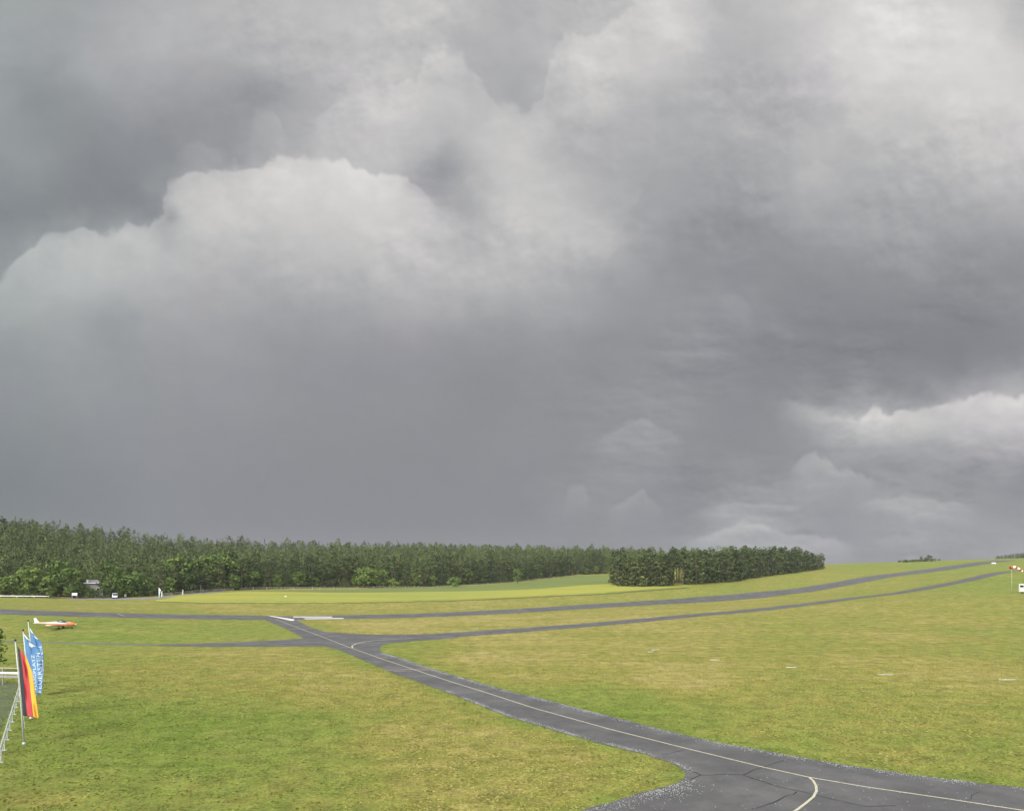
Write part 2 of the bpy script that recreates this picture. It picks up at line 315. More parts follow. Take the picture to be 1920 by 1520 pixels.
    mx = t_.nodes.new('ShaderNodeVectorMath'); mx.operation = 'SCALE'
    t_.links.new(ge.outputs['Position'], no.inputs['Vector']); t_.links.new(no.outputs['Fac'], rp.inputs[0])
    t_.links.new(a.outputs['Color'], mx.inputs[0]); t_.links.new(rp.outputs[0], mx.inputs['Scale']); t_.links.new(mx.outputs[0], em.inputs[0])
    em.inputs[1].default_value = 1/2**EXPO; t_.links.new(em.outputs[0], out.inputs[0]); m.cycles.emission_sampling = 'NONE'
    ob = meshobj('sky', P, np.stack([i, i+1, i+nx+1, i+nx], 1), m, smooth=True)
    ca = ob.data.color_attributes.new('cloud', 'FLOAT_COLOR', 'POINT')
    ca.data.foreach_set('color', np.concatenate([C.reshape(-1, 3), np.ones((C.size//3, 1))], 1).astype(np.float32).ravel())
    tag(ob, kind='structure')
make_sky()
# ------------------------------------------------------------------ ground sheet
def poly_px(pts): return [at(*p) for p in pts]
LEFT_EDGE = [(500,1163),(540,1180),(572,1197)]
MAIN_LEFT = [(607,1210),(640,1220),(664,1230),(718,1253),(740,1263),(778,1276),(832,1295),(886,1317),(954,1344),(1000,1357),(1072,1379),(1144,1398),(1206,1413),(1254,1428),(1276,1438),(1287,1448),(1283,1459),(1268,1468),(1192,1489),(1096,1518),(1040,1540),(960,1580)]
MAIN_RIGHT = [(712,1214),(713,1220),(720,1224),(751,1233),(805,1252),(859,1268),(914,1284),(968,1299),(1000,1305),(1096,1330),(1168,1348),(1240,1367),(1335,1389),(1455,1411),(1575,1432),(1719,1453),(1920,1477),(2080,1495),(2250,1510)]
T2_FAR = [(565,1167),(580,1175),(610,1184),(640,1186),(680,1189),(730,1189.5),(805,1188.5),(860,1186.5)]
T2_NEAR = [(860,1195.5),(780,1201),(730,1206),(716,1210)]
GRID = {}
def green_at(x, y):
    """surveyed tone of the turf: <.4 straw, >.6 green"""
    S = [(100,1500,.62),(300,1400,.74),(120,1350,.70),(550,1380,.66),(450,1500,.60),(640,1480,.56),(850,1470,.30),(1000,1440,.30),(1150,1440,.40),(800,1380,.38),(650,1290,.34),(450,1240,.34),(300,1260,.42),(150,1250,.55),(200,1190,.66),(400,1185,.58),(80,1220,.60),(500,1182,.55),
         (760,1220,.55),(900,1230,.28),(1000,1280,.34),(1060,1300,.58),(1200,1230,.36),(1200,1340,.70),(1300,1340,.62),(1300,1270,.26),(1450,1300,.42),(1450,1380,.50),(1600,1240,.36),(1700,1350,.44),(1850,1300,.40),(1700,1420,.46),(1850,1440,.58),(1500,1200,.46),(1700,1200,.40),(1850,1180,.46),(1900,1330,.50),
         (1700,1140,.42),(1850,1120,.46),(1880,1095,.62),(1300,1180,.38),(1100,1200,.34),(900,1170,.30),(750,1175,.26),(1000,1165,.30),(1200,1150,.34),(1400,1130,.38),(1600,1105,.45),(1800,1080,.55),(1750,1060,.60),(1500,1090,.50),(1300,1110,.52),(1100,1125,.44),(900,1135,.40),(700,1142,.38),(500,1142,.40),(300,1140,.44),(100,1132,.50),(200,1135,.40),(0,1200,.55)]
    num = 0; den = 1e-9
    ln = np.log(np.clip(y, 5, 2000)); kk = x/np.clip(y, 5, 1e9)
    for px, py, v in S:
        p = at(px, py); d2 = ((kk-p.x/p.y)/.10)**2+((ln-math.log(p.y))/.16)**2; w = 1/(d2+.25)**2; num = num+w*v; den = den+w
    g = num/den
    pts = []
    for poly in (MAIN_LEFT[:-2], MAIN_RIGHT[:-1]):
        w_ = poly_px(poly)
        for a, b in zip(w_, w_[1:]):
            n = max(1, int((b-a).length/1.5)); pts += [a.lerp(b, i/n) for i in range(n)]
    sel = (y > 20) & (y < 140) & (np.abs(x) < 90); d = np.full(x.shape, 99.0); xs = x[sel]; ysl = y[sel]; dd = np.full(xs.shape, 99.0)
    for p in pts: dd = np.minimum(dd, np.hypot(xs-p.x, ysl-p.y))
    d[sel] = dd
    g = g+(g-.47)*.38
    return g+.24*np.exp(-(d/1.6)**2)+.06*np.exp(-d/5)
def make_ground():
    az = np.r_[np.linspace(-180,-50,66,endpoint=False), np.linspace(-50,50,401), np.linspace(50,180,66)[1:-1]]
    rr = np.r_[[1.5, 5], np.geomspace(10, 1200, 330), np.geomspace(1260, 8000, 22)]
    A, Rr = np.meshgrid(np.radians(az), rr); X = Rr*np.sin(A); Y = Rr*np.cos(A); Z = hgt(X, Y)
    far = np.clip((Rr-1400)/1500, 0, 1); Z = Z*(1-far)+(8)*far
    n = len(az); P = np.stack([X, Y, Z], -1).reshape(-1, 3)
    q = [];
    i = (np.arange(len(rr)-1)[:,None]*n+np.arange(n)[None,:]); j = (np.arange(len(rr)-1)[:,None]*n+(np.arange(n)[None,:]+1) % n)
    Fq = np.stack([i, j, j+n, i+n], -1).reshape(-1, 4)[:, ::-1]
    # middle disc
    c = len(P); P = np.r_[P, [[0, 0, gz(0, 0)]]]
    Fq = np.r_[Fq, np.array([[c, (k+1) % n, (k+1) % n, k] for k in range(n)])[:0]]
    ob = meshobj('ground', P, Fq, M['grass'], smooth=True)
    bm = bmesh.new(); bm.from_mesh(ob.data); bm.verts.ensure_lookup_table()
    for k in range(n):
        try: bm.faces.new((bm.verts[c], bm.verts[(k+1) % n], bm.verts[k]))
        except ValueError: pass
    bmesh.ops.recalc_face_normals(bm, faces=bm.faces); bm.to_mesh(ob.data); bm.free()
    g = green_at(P[:,0], P[:,1]); at_ = ob.data.attributes.new('green', 'FLOAT', 'POINT'); at_.data.foreach_set('value', g.astype(np.float32))
    tag(ob, kind='structure')
make_ground()
def inside(pt, poly):
    x, y = pt; c = False; n = len(poly); j = n-1
    for i in range(n):
        xi, yi = poly[i]; xj, yj = poly[j]
        if (yi > y) != (yj > y) and x < (xj-xi)*(y-yi)/(yj-yi)+xi: c = not c
        j = i
    return c
def sheet(name, poly, mat_, off=.01, step=2.0, rag=0.0, parent=None, height=0.0, kind='structure'):
    """a sheet lying on the ground inside this outline (world points)"""
    P = []; n = len(poly)
    for i in range(n):
        a = Vector(poly[i][:2]); b = Vector(poly[(i+1) % n][:2]); d = (b-a).length
        st = min(step, .35+max(0, (a.y-40))*.01) if rag else step
        k = max(1, int(d/st)); nrm = Vector((-(b-a).y, (b-a).x)).normalized() if d > 0 else Vector((0, 0))
        for t in range(k):
            p = a.lerp(b, t/k)
            if rag: p = p+nrm*(rag*(float(perlin(np.array(p.x*.9), np.array(p.y*.9)))*1.5+random.uniform(-.5, .5)))
            P.append((p.x, p.y))
    m = len(P); xs = [p[0] for p in P]; ys = [p[1] for p in P]; V = list(P)
    x = min(xs)+step*.37
    while x < max(xs):
        y = min(ys)+step*.41
        while y < max(ys):
            if inside((x, y), P): V.append((x, y))
            y += step
        x += step
    v2, e2, f2, *_ = delaunay_2d_cdt([Vector(p) for p in V], [(i, (i+1) % m) for i in range(m)], [list(range(m))], 1, 1e-5)
    XY = np.array([tuple(v) for v in v2]); Z = hgt(XY[:,0], XY[:,1])+off+np.hypot(XY[:,0], XY[:,1])**2*2.2e-7
    verts = [(a, b, z+height) for (a, b), z in zip(XY, Z)]; faces = [tuple(f) for f in f2]
    if height:
        k = len(verts)
        cnt = {}
        for f in faces:
            for a, b in zip(f, f[1:]+f[:1]): cnt[(a, b)] = 1
        bnd = [(a, b) for (a, b) in cnt if (b, a) not in cnt]
        low = {}
        for a, b in bnd:
            for q in (a, b):
                if q not in low: low[q] = len(verts); verts.append((verts[q][0], verts[q][1], verts[q][2]-height-.3))
            faces.append((b, a, low[a], low[b]))
    ob = meshobj(name, verts, faces, mat_, parent)
    bm = bmesh.new(); bm.from_mesh(ob.data); bmesh.ops.recalc_face_normals(bm, faces=bm.faces)
    up = sum(f.normal.z*f.calc_area() for f in bm.faces)
    if up < 0: bmesh.ops.reverse_faces(bm, faces=bm.faces)
    bm.to_mesh(ob.data); bm.free()
    if kind and not parent: tag(ob, kind=kind)
    return ob
def strip_poly(pts, w):
    """outline of a band of width w along world points"""
    pts = [Vector(p[:2]) for p in pts]; Lf = []; Rt = []
    ws = w if isinstance(w, (list, tuple)) else [w]*len(pts)
    for i, p in enumerate(pts):
        d = (pts[min(i+1, len(pts)-1)]-pts[max(0, i-1)]).normalized(); n = Vector((-d.y, d.x))
        Lf.append(p+n*ws[i]/2); Rt.append(p-n*ws[i]/2)
    return [tuple(p) for p in Lf+Rt[::-1]]
# runway: straight band ahead, bending a little at its left end
def rwy_pt(px, off=0):
    k = (px-CX)/F; Y = (221+off*1.2806)/(1-.8*k); return (k*Y, Y)
left = [at(-260, 1136.5), at(-120, 1141), at(0, 1145.8), at(100, 1149), at(200, 1152.5), at(300, 1154.8), at(400, 1156.3)]
rc = [tuple(p[:2]) for p in left]+[rwy_pt(px) for px in (550, 700, 850, 1000, 1150, 1300, 1400, 1500, 1580, 1650, 1700, 1760, 1810, 1850, 1885)]
runway = sheet('runway', strip_poly(rc, [17]*7+[15.5]*15), M['asphalt'], .012, 4.0, .25)
def tw_pt(px, off=0):
    k = (px-CX)/F; Y = (137.8+off*1.2806)/(1-.8*k); return (k*Y, Y)
main = poly_px(LEFT_EDGE)+poly_px([(600,1206.5)])[:0]+poly_px([(572,1197),(590,1204)])[:1][:0]
top = poly_px([(494,1160),(500,1163),(540,1180),(572,1197)])+poly_px(MAIN_LEFT)+poly_px([(1500,1620),(2250,1620)])+poly_px(MAIN_RIGHT[::-1])+poly_px(T2_NEAR[::-1])+poly_px(T2_FAR[::-1])+poly_px([(552,1160)])
taxiway = sheet('taxiway', [tuple(p[:2]) for p in top], M['asphalt'], .020, 1.4, .07)
tc = [tw_pt(px) for px in (838, 900, 1000, 1100, 1200, 1300, 1400, 1500, 1580, 1660, 1720, 1780, 1840, 1890, 1925, 1960)]
ptw = sheet('taxiway', strip_poly(tc, [8.6]*2+[8.2]*14), M['asphalt'], .016, 2.5, .12)
ltw = sheet('taxiway', [tuple(p[:2]) for p in poly_px([(300,1207.5),(380,1206),(465,1202.5),(520,1200),(585,1195),(640,1213),(607,1211),(535,1211.5),(465,1211.5),(380,1212),(300,1210.5)])], M['asphalt'], .014, 1.5, .12)
sheet('path', [tuple(p[:2]) for p in poly_px([(-90,1199.2),(0,1201),(90,1203.5),(200,1205),(300,1207.3),(300,1210.3),(200,1207.6),(90,1205.5),(0,1203),(-90,1201)])], M['track'], .011, 1.5, .1)
sheet('parking_area', [tuple(p[:2]) for p in poly_px([(-400,1262),(-60,1268),(34,1283),(16,1335),(-12,1400),(-60,1480),(-400,1480)])], M['lot'], .012, 2.0, .15)
sheet('access_road', [tuple(p[:2]) for p in poly_px([(130,1121.5),(250,1121),(298,1119.5),(340,1114.5),(420,1107.5),(420,1109),(345,1117),(300,1122.4),(250,1124.2),(130,1123.8)])], M['gravel'], .03, 3.0, .2)
crop = sheet('crop_field', [tuple(p[:2]) for p in poly_px([(292,1126.5),(380,1129.3),(505,1130),(630,1130),(730,1128),(860,1125),(930,1122),(1034,1117),(1133,1112.5),(1190,1108),(1243,1104),(1300,1100),(1230,1101),(1158,1100.5),(1151,1095.5),(1086,1099),(1021,1104.5),(930,1108.5),(860,1110),(755,1111.5),(630,1113),(580,1112),(465,1110.5),(400,1113.5),(337,1118)])], M['crop'], .02, 4.0, .3, height=.42)
sheet('meadow', [tuple(p[:2]) for p in poly_px([(440,1109.5),(465,1110),(580,1111.2),(630,1112),(755,1110.5),(860,1109),(930,1107.5),(1021,1103.5),(1086,1098),(1151,1094.5),(1149,1086),(1142,1078),(1086,1078.3),(1008,1087.5),(930,1095),(800,1101),(630,1105),(465,1107.5)])], M['meadow'], .03, 5.0, .3)
shade_line = [(292,1127.3),(380,1130),(505,1130.8),(630,1130.8),(730,1128.8),(860,1125.8),(930,1122.8),(1034,1117.8),(1133,1113.3),(1190,1108.8),(1243,1104.8),(1290,1101.3)]
sheet('crop_edge_shade', strip_poly([at(*p) for p in shade_line], 2.6), mottled('edge_shade_green', (.062,.082,.024), (.085,.10,.03), .8, .95), .03, 2.0, .3)  # shade at the crop's foot, painted as a dark green strip
# painted lines
def mark(name, px, w, m, off=.030, parent=None):
    return sheet(name, strip_poly([at(*p) for p in px], w), m, off, 1.2, parent=None) if parent is None else sheet(name, strip_poly([at(*p) for p in px], w), m, off, 1.2, parent=parent)
mark('centre_line', [(516,1160.5),(540,1169.5),(565,1179),(605,1194),(657,1214),(713,1234),(751,1246.5),(800,1263),(859,1282),(914,1299),(1000,1327),(1144,1367),(1287,1403),(1431,1438),(1517,1457),(1623,1475),(1767,1496),(1910,1518),(2040,1536)], .13, M['line'])
mark('centre_line', [(1517,1457),(1525,1464),(1530,1473),(1531,1483),(1525,1494),(1508,1508),(1493,1519),(1460,1540)], .14, M['line'], .034)
mark('centre_line', [(661,1214.5),(660,1210.5),(667,1207),(682,1203.3),(700,1201),(730,1199),(775,1196)], .22, M['line'], .034)
mark('centre_line', [(775,1196),(850,1190.8)], .2, M['faint'], .034)
mark('centre_line', [(527,1206),(605,1203.5)], .25, M['faint'], .034)
mark('holding_line', [(540,1179.3),(588,1178.2)], .45, M['faint'], .038)
mark('holding_line', [(722,1256.3),(767,1255),(816,1253.5)], .22, M['pink'], .038)
mark('holding_line', [(738,1258.6),(772,1257.4),(802,1256.4)], .16, M['pink'], .038)
def quad_px(name, q, m, off=.05): return sheet(name, [tuple(at(*p)[:2]) for p in q], m, off, 2.0)
quad_px('runway_marking', [(503,1154.2),(508,1154.2),(552,1161.2),(551,1163.6),(545,1163.4)], M['white_mark'])
quad_px('runway_marking', [(550,1155.7),(622,1155.7),(624,1157.2),(550,1157.2)], M['white_mark'])
quad_px('runway_marking', [(568,1159),(643,1158.5),(645,1160),(573,1160.7)], M['white_mark'])
quad_px('runway_marking', [(218,1150.6),(222,1150.6),(236,1155),(232,1155)], M['faint'])
# cracks in the apron
def crack(pts, w=.05):
    P = [at(1000+a/2.087, 1300+b/2.087) for a, b in pts]; Q = []
    for a, b in zip(P, P[1:]):
        n = max(1, int((b-a).length/.5))
        for i in range(n):
            p = a.lerp(b, i/n); Q.append(p+Vector((random.uniform(-.05,.05), random.uniform(-.1,.1), 0)))
    Q.append(P[-1]); ws = [w*random.uniform(.5,1.5) for _ in Q]
    o = sheet('crack', strip_poly(Q, ws), M['crack'], .027, 3.0, parent=taxiway); return o
crack([(590,295),(625,305),(660,320),(740,315),(820,318),(900,345),(980,370),(1060,385),(1120,400),(1200,420),(1300,442),(1420,440)], .085)
crack([(820,318),(870,298),(905,288),(950,270),(980,262)], .075); crack([(660,320),(625,330),(590,347)], .07); crack([(860,455),(920,435),(970,410),(1030,385)], .08)
crack([(500,240),(545,230),(590,222)], .05); crack([(570,190),(590,186),(620,180)], .04); crack([(1700,420),(1720,400),(1745,385)], .04)
# pale hail stones swept to the taxiway edges
def hail():
    V = []; Fc = []
    base = np.array([(1,0,0),(-1,0,0),(0,1,0),(0,-1,0),(0,0,1),(0,0,-1)], float); ff = [(0,2,4),(2,1,4),(1,3,4),(3,0,4),(2,0,5),(1,2,5),(3,1,5),(0,3,5)]
    def stone(x, y, s):
        k = len(V); z = gz(x, y)+.03+s*.3; j = RNG.uniform(.7, 1.3, (6, 1))
        for q in base*j*np.array([s*1.3, s*1.3, s*.8]): V.append((x+q[0], y+q[1], z+q[2]))
        Fc.extend([tuple(k+i for i in f) for f in ff])
    def along(px, n, depth, sgn, smin=.016, smax=.045):
        P = poly_px(px); lens = [(b-a).length for a, b in zip(P, P[1:])]; T = sum(lens)
        for _ in range(n):
            t = random.random()*T; i = 0
            while t > lens[i] and i < len(lens)-1: t -= lens[i]; i += 1
            a, b = P[i], P[i+1]; p = a.lerp(b, min(1, t/lens[i])); d = (b-a).normalized(); nn = Vector((-d.y, d.x, 0))*sgn
            cl = float(perlin(np.array(p.x*.5), np.array(p.y*.5)))
            if random.random() > .6+cl*.9: continue
            q = p+nn*(.08+abs(random.gauss(0, depth)))
            stone(q.x, q.y, random.uniform(smin, smax))
    along(MAIN_RIGHT[2:-1], 7500, .42, -1, .008, .028); along(MAIN_LEFT[6:16], 3400, .26, 1, .008, .026); along(MAIN_LEFT[16:-1], 1600, .7, 1, .010, .027)
    for _ in range(110):
        p = at(random.uniform(1180, 1900), random.uniform(1440, 1519))
        if p: stone(p.x, p.y, random.uniform(.012, .03))
    o = meshobj('hailstones', V, Fc, M['hail']); tag(o, 'small pale hailstones lying loose along the edges of the taxiway', 'hailstones', kind='stuff')
hail()
# ------------------------------------------------------------------ turf tufts near the camera
def tufts():
    n = 360000
    # more of them where they show largest
    yy = np.sqrt(RNG.uniform(22**2, 100**2, n)); kk = RNG.uniform(-.86, .86, n); x = kk*yy; y = yy
    poly = [tuple(p[:2]) for p in top]; px = np.array([p[0] for p in poly]); py = np.array([p[1] for p in poly])
    ins = np.zeros(n, bool); j = len(poly)-1
    for i in range(len(poly)):
        c = ((py[i] > y) != (py[j] > y)) & (x < (px[j]-px[i])*(y-py[i])/(py[j]-py[i]+1e-12)+px[i]); ins ^= c; j = i
    cl = fbm(x*.6, y*.6, 4); keep = (~ins) & (RNG.uniform(0, 1, n) < (.45+cl*.8)*np.clip((100-yy)/45, 0, 1)*np.clip(1.35-1.0*green_at(x, y), .25, 1))
    x, y = x[keep], y[keep]; n = len(x); z = hgt(x, y)
    h = RNG.uniform(.02, .065, n)*(.8+.6*np.clip(cl[keep], 0, 1)); w = RNG.uniform(.04, .13, n)
    V = []; a0 = RNG.uniform(0, np.pi, n); parts = []
    for k in range(2):
        a = a0+k*1.3; dx = np.cos(a)*w; dy = np.sin(a)*w; lx = RNG.normal(0, .03, n); ly = RNG.normal(0, .03, n)
        parts.append(np.stack([np.stack([x-dx, y-dy, z-.005], 1), np.stack([x+dx, y+dy, z-.005], 1), np.stack([x+dx*.55+lx, y+dy*.55+ly, z+h*.8], 1), np.stack([x-dx*.35+lx, y-dy*.35+ly, z+h], 1)], 1))
    P = np.concatenate(parts, 0).reshape(-1, 3); Fq = np.arange(len(P)).reshape(-1, 4)
    m = mat('tuft_grass', OLIVE, .95, 0, .1); t = NT(m)
    a_ = t.n('ShaderNodeAttribute'); a_.attribute_name = 'tone'
    t.l(t.ramp(a_.outputs['Fac'], [(.05, (.32,.285,.105)), (.36, (.25,.235,.062)), (.66, (.19,.22,.050)), (.95, (.145,.19,.036))]), t.b.inputs['Base Color'])
    o = meshobj('grass', P, Fq, m)
    g = green_at(x, y)+RNG.normal(0, .12, n)+.5*fbm(x*.35, y*.35, 4); g = np.repeat(np.concatenate([g, g]), 4)
    at_ = o.data.attributes.new('tone', 'FLOAT', 'POINT'); at_.data.foreach_set('value', g.astype(np.float32))
    tag(o, 'short patchy green and straw coloured turf on both sides of the taxiway', 'grass', kind='stuff')
tufts()

# ------------------------------------------------------------------ trees
def leaf_mat(name, dark, light, spec=.15):
    m = mat(name, dark, .8, 0, spec); t = NT(m)
    a = t.n('ShaderNodeAttribute'); a.attribute_name = 'tone'; oi = t.n('ShaderNodeObjectInfo')
    v = t.math('ADD', a.outputs['Fac'], t.math('MULTIPLY', t.math('SUBTRACT', oi.outputs['Random'], .5), .55))
    t.l(t.ramp(v, [(.1, dark), (.9, light)]), t.b.inputs['Base Color']); return m
M['pine'] = leaf_mat('pine_needles', (.026,.044,.017), (.108,.134,.046))
M['spruce'] = leaf_mat('spruce_needles', (.028,.045,.020), (.080,.106,.042))
M['leaf'] = leaf_mat('broad_leaves', (.050,.086,.022), (.155,.22,.050))
M['lime'] = leaf_mat('fresh_green_leaves', (.10,.15,.034), (.24,.30,.08))
M['bark'] = mottled('bark', (.12,.09,.065), (.07,.055,.045), 2, .95)
def leaves(C, rad, nper, size, flat=.6, up=.25):
    """leaf-clump faces scattered through balls of foliage; returns points and tones"""
    P = []; T = []
    for (c, r) in zip(C, rad):
        n = max(3, int(nper*r*r)); d = RNG.normal(size=(n, 3)); d /= np.linalg.norm(d, axis=1)[:,None]
        q = d*r*(RNG.uniform(.35, 1, (n, 1))**.6); q[:,2] *= flat; q = q+np.array(c)
        nr = d+RNG.normal(0, .45, (n, 3)); nr[:,2] += up; nr /= np.linalg.norm(nr, axis=1)[:,None]
        a = np.cross(nr, RNG.normal(size=(n, 3))); a /= np.linalg.norm(a, axis=1)[:,None]; b = np.cross(nr, a)
        s = (size*RNG.uniform(.6, 1.35, n))[:,None]*.5; l = RNG.uniform(.5, .9, (n, 1))
        P.append(np.stack([q-a*s-b*s*l, q+a*s-b*s*l*.6, q+a*s*.7+b*s*l, q-a*s*.8+b*s*l*.8], 1))
        T.append(np.clip(.5+RNG.normal(0, .16)+RNG.normal(0, .14, n), 0, 1))
    return np.concatenate(P), np.concatenate(T)
def tree_data(kind, h):
    tr = MB(); C = []; Rd = []
    wob = [(0,0,-.4), (random.uniform(-.1,.1), random.uniform(-.1,.1), h*.3), (random.uniform(-.35,.35), random.uniform(-.35,.35), h*.65), (random.uniform(-.4,.4), random.uniform(-.4,.4), h*.95)]
    r0 = h*.0095
    def axis(z):
        zz = [p[2] for p in wob]; return np.interp(z, zz, [p[0] for p in wob]), np.interp(z, zz, [p[1] for p in wob])
    def limb(z, ang, ln, rise, rr):
        x, y = axis(z); e = (x+math.cos(ang)*ln, y+math.sin(ang)*ln, z+rise)
        tr.tube([(x, y, z-.1), ((x+e[0])/2, (y+e[1])/2, z+rise*.35), e], [rr, rr*.7, rr*.35], 5); return e
    if kind in ('pine', 'tall', 'edge'):
        lo = {'pine': .36, 'tall': .5, 'edge': .02}[kind]; tr.tube(wob, [r0*1.5, r0*1.15, r0*.8, r0*.25], 7); n = {'pine': 32, 'tall': 20, 'edge': 46}[kind]
        W = h*(.20 if kind != 'tall' else .16)
        for i in range(n):
            f = (i+random.random())/n; z = h*(lo+(1-lo)*f*.97); prof = (math.sin(math.pi*min(1, (f*.72+.28)))**.7) if kind != 'edge' else (1-f**2.4*.72)*(.85+.15*f)
            ang = i*2.4+random.random(); ln = W*prof*random.uniform(.45, 1.08)
            e = limb(z-h*.03, ang, ln, random.uniform(.1, .9), r0*.35)
            C.append(e); Rd.append(random.uniform(.75, 1.5)*h/17*(1.0 if f < .9 else .7))
        C.append((wob[-1][0], wob[-1][1], h*.985)); Rd.append(.75)
        P, T = leaves(C, Rd, 19, .58, .55, .35); m = M['pine']
    elif kind == 'spruce':
        tr.tube([(0,0,-.4),(0,0,h*.5),(0,0,h*.98)], [r0*1.3, r0*.7, .03], 6)
        n = 42
        for i in range(n):
            f = (i/n)**.85; z = h*(.08+.9*f); ln = h*.165*(1-f)*random.uniform(.7, 1.15)+.12; ang = i*2.4+random.random()
            for g in (.45, 1.0):
                C.append((math.cos(ang)*ln*g, math.sin(ang)*ln*g, z-ln*.18*g)); Rd.append(max(.32, .95*(1-f)*h/18+.12))
        P, T = leaves(C, Rd, 17, .50, .5, .2); m = M['spruce']
    else:
        lo = {'broad': .12, 'bush': .0}[kind]; tr.tube([(0,0,-.3),(wob[1][0],wob[1][1],h*.3),(wob[2][0],wob[2][1],h*.75)], [r0*1.7, r0*1.2, r0*.4], 7)
        n = 34 if kind == 'broad' else 16
        for i in range(n):
            f = random.random(); z = h*(lo+.08+(.86-lo)*f); prof = math.sqrt(max(.05, 1-(2*f-.85)**2*.8)); ang = i*2.4+random.random(); ln = h*(.36 if kind == 'broad' else .55)*prof*random.uniform(.3, 1.05)
            e = limb(max(.3, z-h*.12), ang, ln*.9, h*.08, r0*.4); C.append((e[0], e[1], z)); Rd.append(random.uniform(.9, 1.6)*h/(11 if kind == 'broad' else 5.0))
        P, T = leaves(C, Rd, 17*(11/h if kind == 'broad' else 2.2*(5/h)), .62 if kind == 'broad' else .42, .8, .3); m = M['leaf']
    return tr, P, T, m
def crown_mesh(P, T, m, parent, name='crown'):
    ob = meshobj(name, P.reshape(-1, 3), np.arange(len(P)*4).reshape(-1, 4), m, parent)
    a = ob.data.attributes.new('tone', 'FLOAT', 'POINT'); a.data.foreach_set('value', np.repeat(T, 4).astype(np.float32)); return ob
PROTO = {}
def proto(kind, nm, h, k, m=None):
    L_ = []
    for i in range(k):
        tr, P, T, mm = tree_data(kind, h*random.uniform(.94, 1.06)); L_.append((tr, P, T, m or mm))
    PROTO[nm] = L_; return L_
proto('edge', 'edge', 17, 5); proto('pine', 'pine', 17, 4); proto('tall', 'tall', 17, 3); proto('spruce', 'spruce', 18, 4); proto('broad', 'broad', 11, 4); proto('bush', 'bush', 5, 3)
PROTO['lime'] = [(a, b, c, M['lime']) for a, b, c, d in PROTO['broad'][:3]]; PROTO['dark'] = [(a, b, c, M['pine']) for a, b, c, d in PROTO['broad']]
PROTO['limebush'] = [(a, b, c, M['lime']) for a, b, c, d in PROTO['bush']]
MESHES = {}
KINDNAME = {'edge': 'pine_tree', 'pine': 'pine_tree', 'tall': 'pine_tree', 'spruce': 'spruce_tree', 'broad': 'leafy_tree', 'dark': 'leafy_tree', 'bush': 'bush', 'lime': 'leafy_tree', 'limebush': 'bush'}
BASEH = {'edge': 17, 'pine': 17, 'tall': 17, 'spruce': 18, 'broad': 11, 'dark': 11, 'bush': 5, 'lime': 11, 'limebush': 5}
NT_ = [0]
def tree(kind, x, y, h, label, group=None, wide=1.0, sink=.0):
    i = random.randrange(len(PROTO[kind])); tr, P, T, m = PROTO[kind][i]; s = h/BASEH[kind]; nm = KINDNAME[kind]
    r = empty(nm, (x, y, gz(x, y)-sink), random.uniform(0, 6.28), label, 'bush' if nm == 'bush' else 'tree', group); r.scale = (s*wide, s*wide, s)
    key = (kind, i)
    if key not in MESHES:
        t = tr.build('trunk', M['bark'], r); c = crown_mesh(P, T, m, r); MESHES[key] = (t.data, c.data)
    else:
        for n_, me in zip(('trunk', 'crown'), MESHES[key]):
            ob = bpy.data.objects.new(n_, me); ob.parent = r; link(ob)
    NT_[0] += 1; return r
def px_of(x, y): return CX+F*x/y
FRONT = [(-140,1117),(0,1119),(100,1121),(200,1121),(290,1117),(400,1108.5),(500,1104),(600,1102.3),(700,1101.5),(800,1100),(860,1097),(930,1093),(1008,1085.5),(1086,1077),(1140,1075.5),(1165,1077),(1215,1079)]
FP = [at(*p) for p in FRONT]
def walk(P, step):
    out = []; d = 0; 
    for a, b in zip(P, P[1:]):
        L_ = (b-a).length
        while d < L_: out.append((a.lerp(b, d/L_), (b-a).normalized())); d += step
        d -= L_
    return out
def px_of(x, y): return CX+F*x/y
for px, h in ((318,7),(352,9),(440,8),(474,10),(520,7),(560,9),(590,6),(776,8),(812,7),(880,8),(905,6),(1045,6),(1100,5),(1118,6)):
    k = (px-CX)/F; Y = float(np.interp(px, [px_of(p.x, p.y) for p in FP], [p.y for p in FP]))+random.uniform(-1, 2)
    tree('broad', k*Y, Y, h, 'small paler leafy tree growing against the foot of the dark forest wall', 'small leafy trees at the foot of the forest wall', 1.15)
# front edge of the long forest
for row in range(2):
    for p, d in walk(FP, 5.6):
        nn = Vector((-d.y, d.x, 0)); q = p+nn*(2.5+row*6.5+random.uniform(-1.3, 1.3))+d*random.uniform(-1.2, 1.2); px = px_of(q.x, q.y)
        if px < -25: continue
        if px < 300:
            if 153 < px < 192:
                if row == 0: tree('bush', q.x, q.y, random.uniform(2.6, 3.6), 'low green bush in front of the half hidden building on the left', 'low bushes in front of the half hidden building')
                continue
            if row == 0: tree(random.choice(['broad','broad','bush','broad']), q.x, q.y, random.uniform(5.5, 9.5), 'mid green leafy tree low in the front edge of the forest on the left', 'leafy trees and bushes in front of the forest on the left', 1.15)
            else: tree(random.choice(['edge','broad','spruce','edge']), q.x, q.y, random.uniform(11, 16), 'dark tree behind the leafy front edge of the forest on the left', 'dark trees behind the leafy edge on the left')
        else:
            hh = random.uniform(14.5, 19.5) if px < 900 else random.uniform(15, 18.5)
            if px > 640 and px < 760 and row == 0: continue
            tree('broad' if row == 1 and px < 470 and random.random() < .4 else random.choice(['edge','edge','edge','spruce'] if row == 0 else ['edge','edge','spruce']), q.x, q.y, hh*(random.uniform(.72,.95) if row == 0 else 1), 'dark green tree in the front wall of the long forest behind the crop field', 'dark trees in the front wall of the long forest', 1.2)
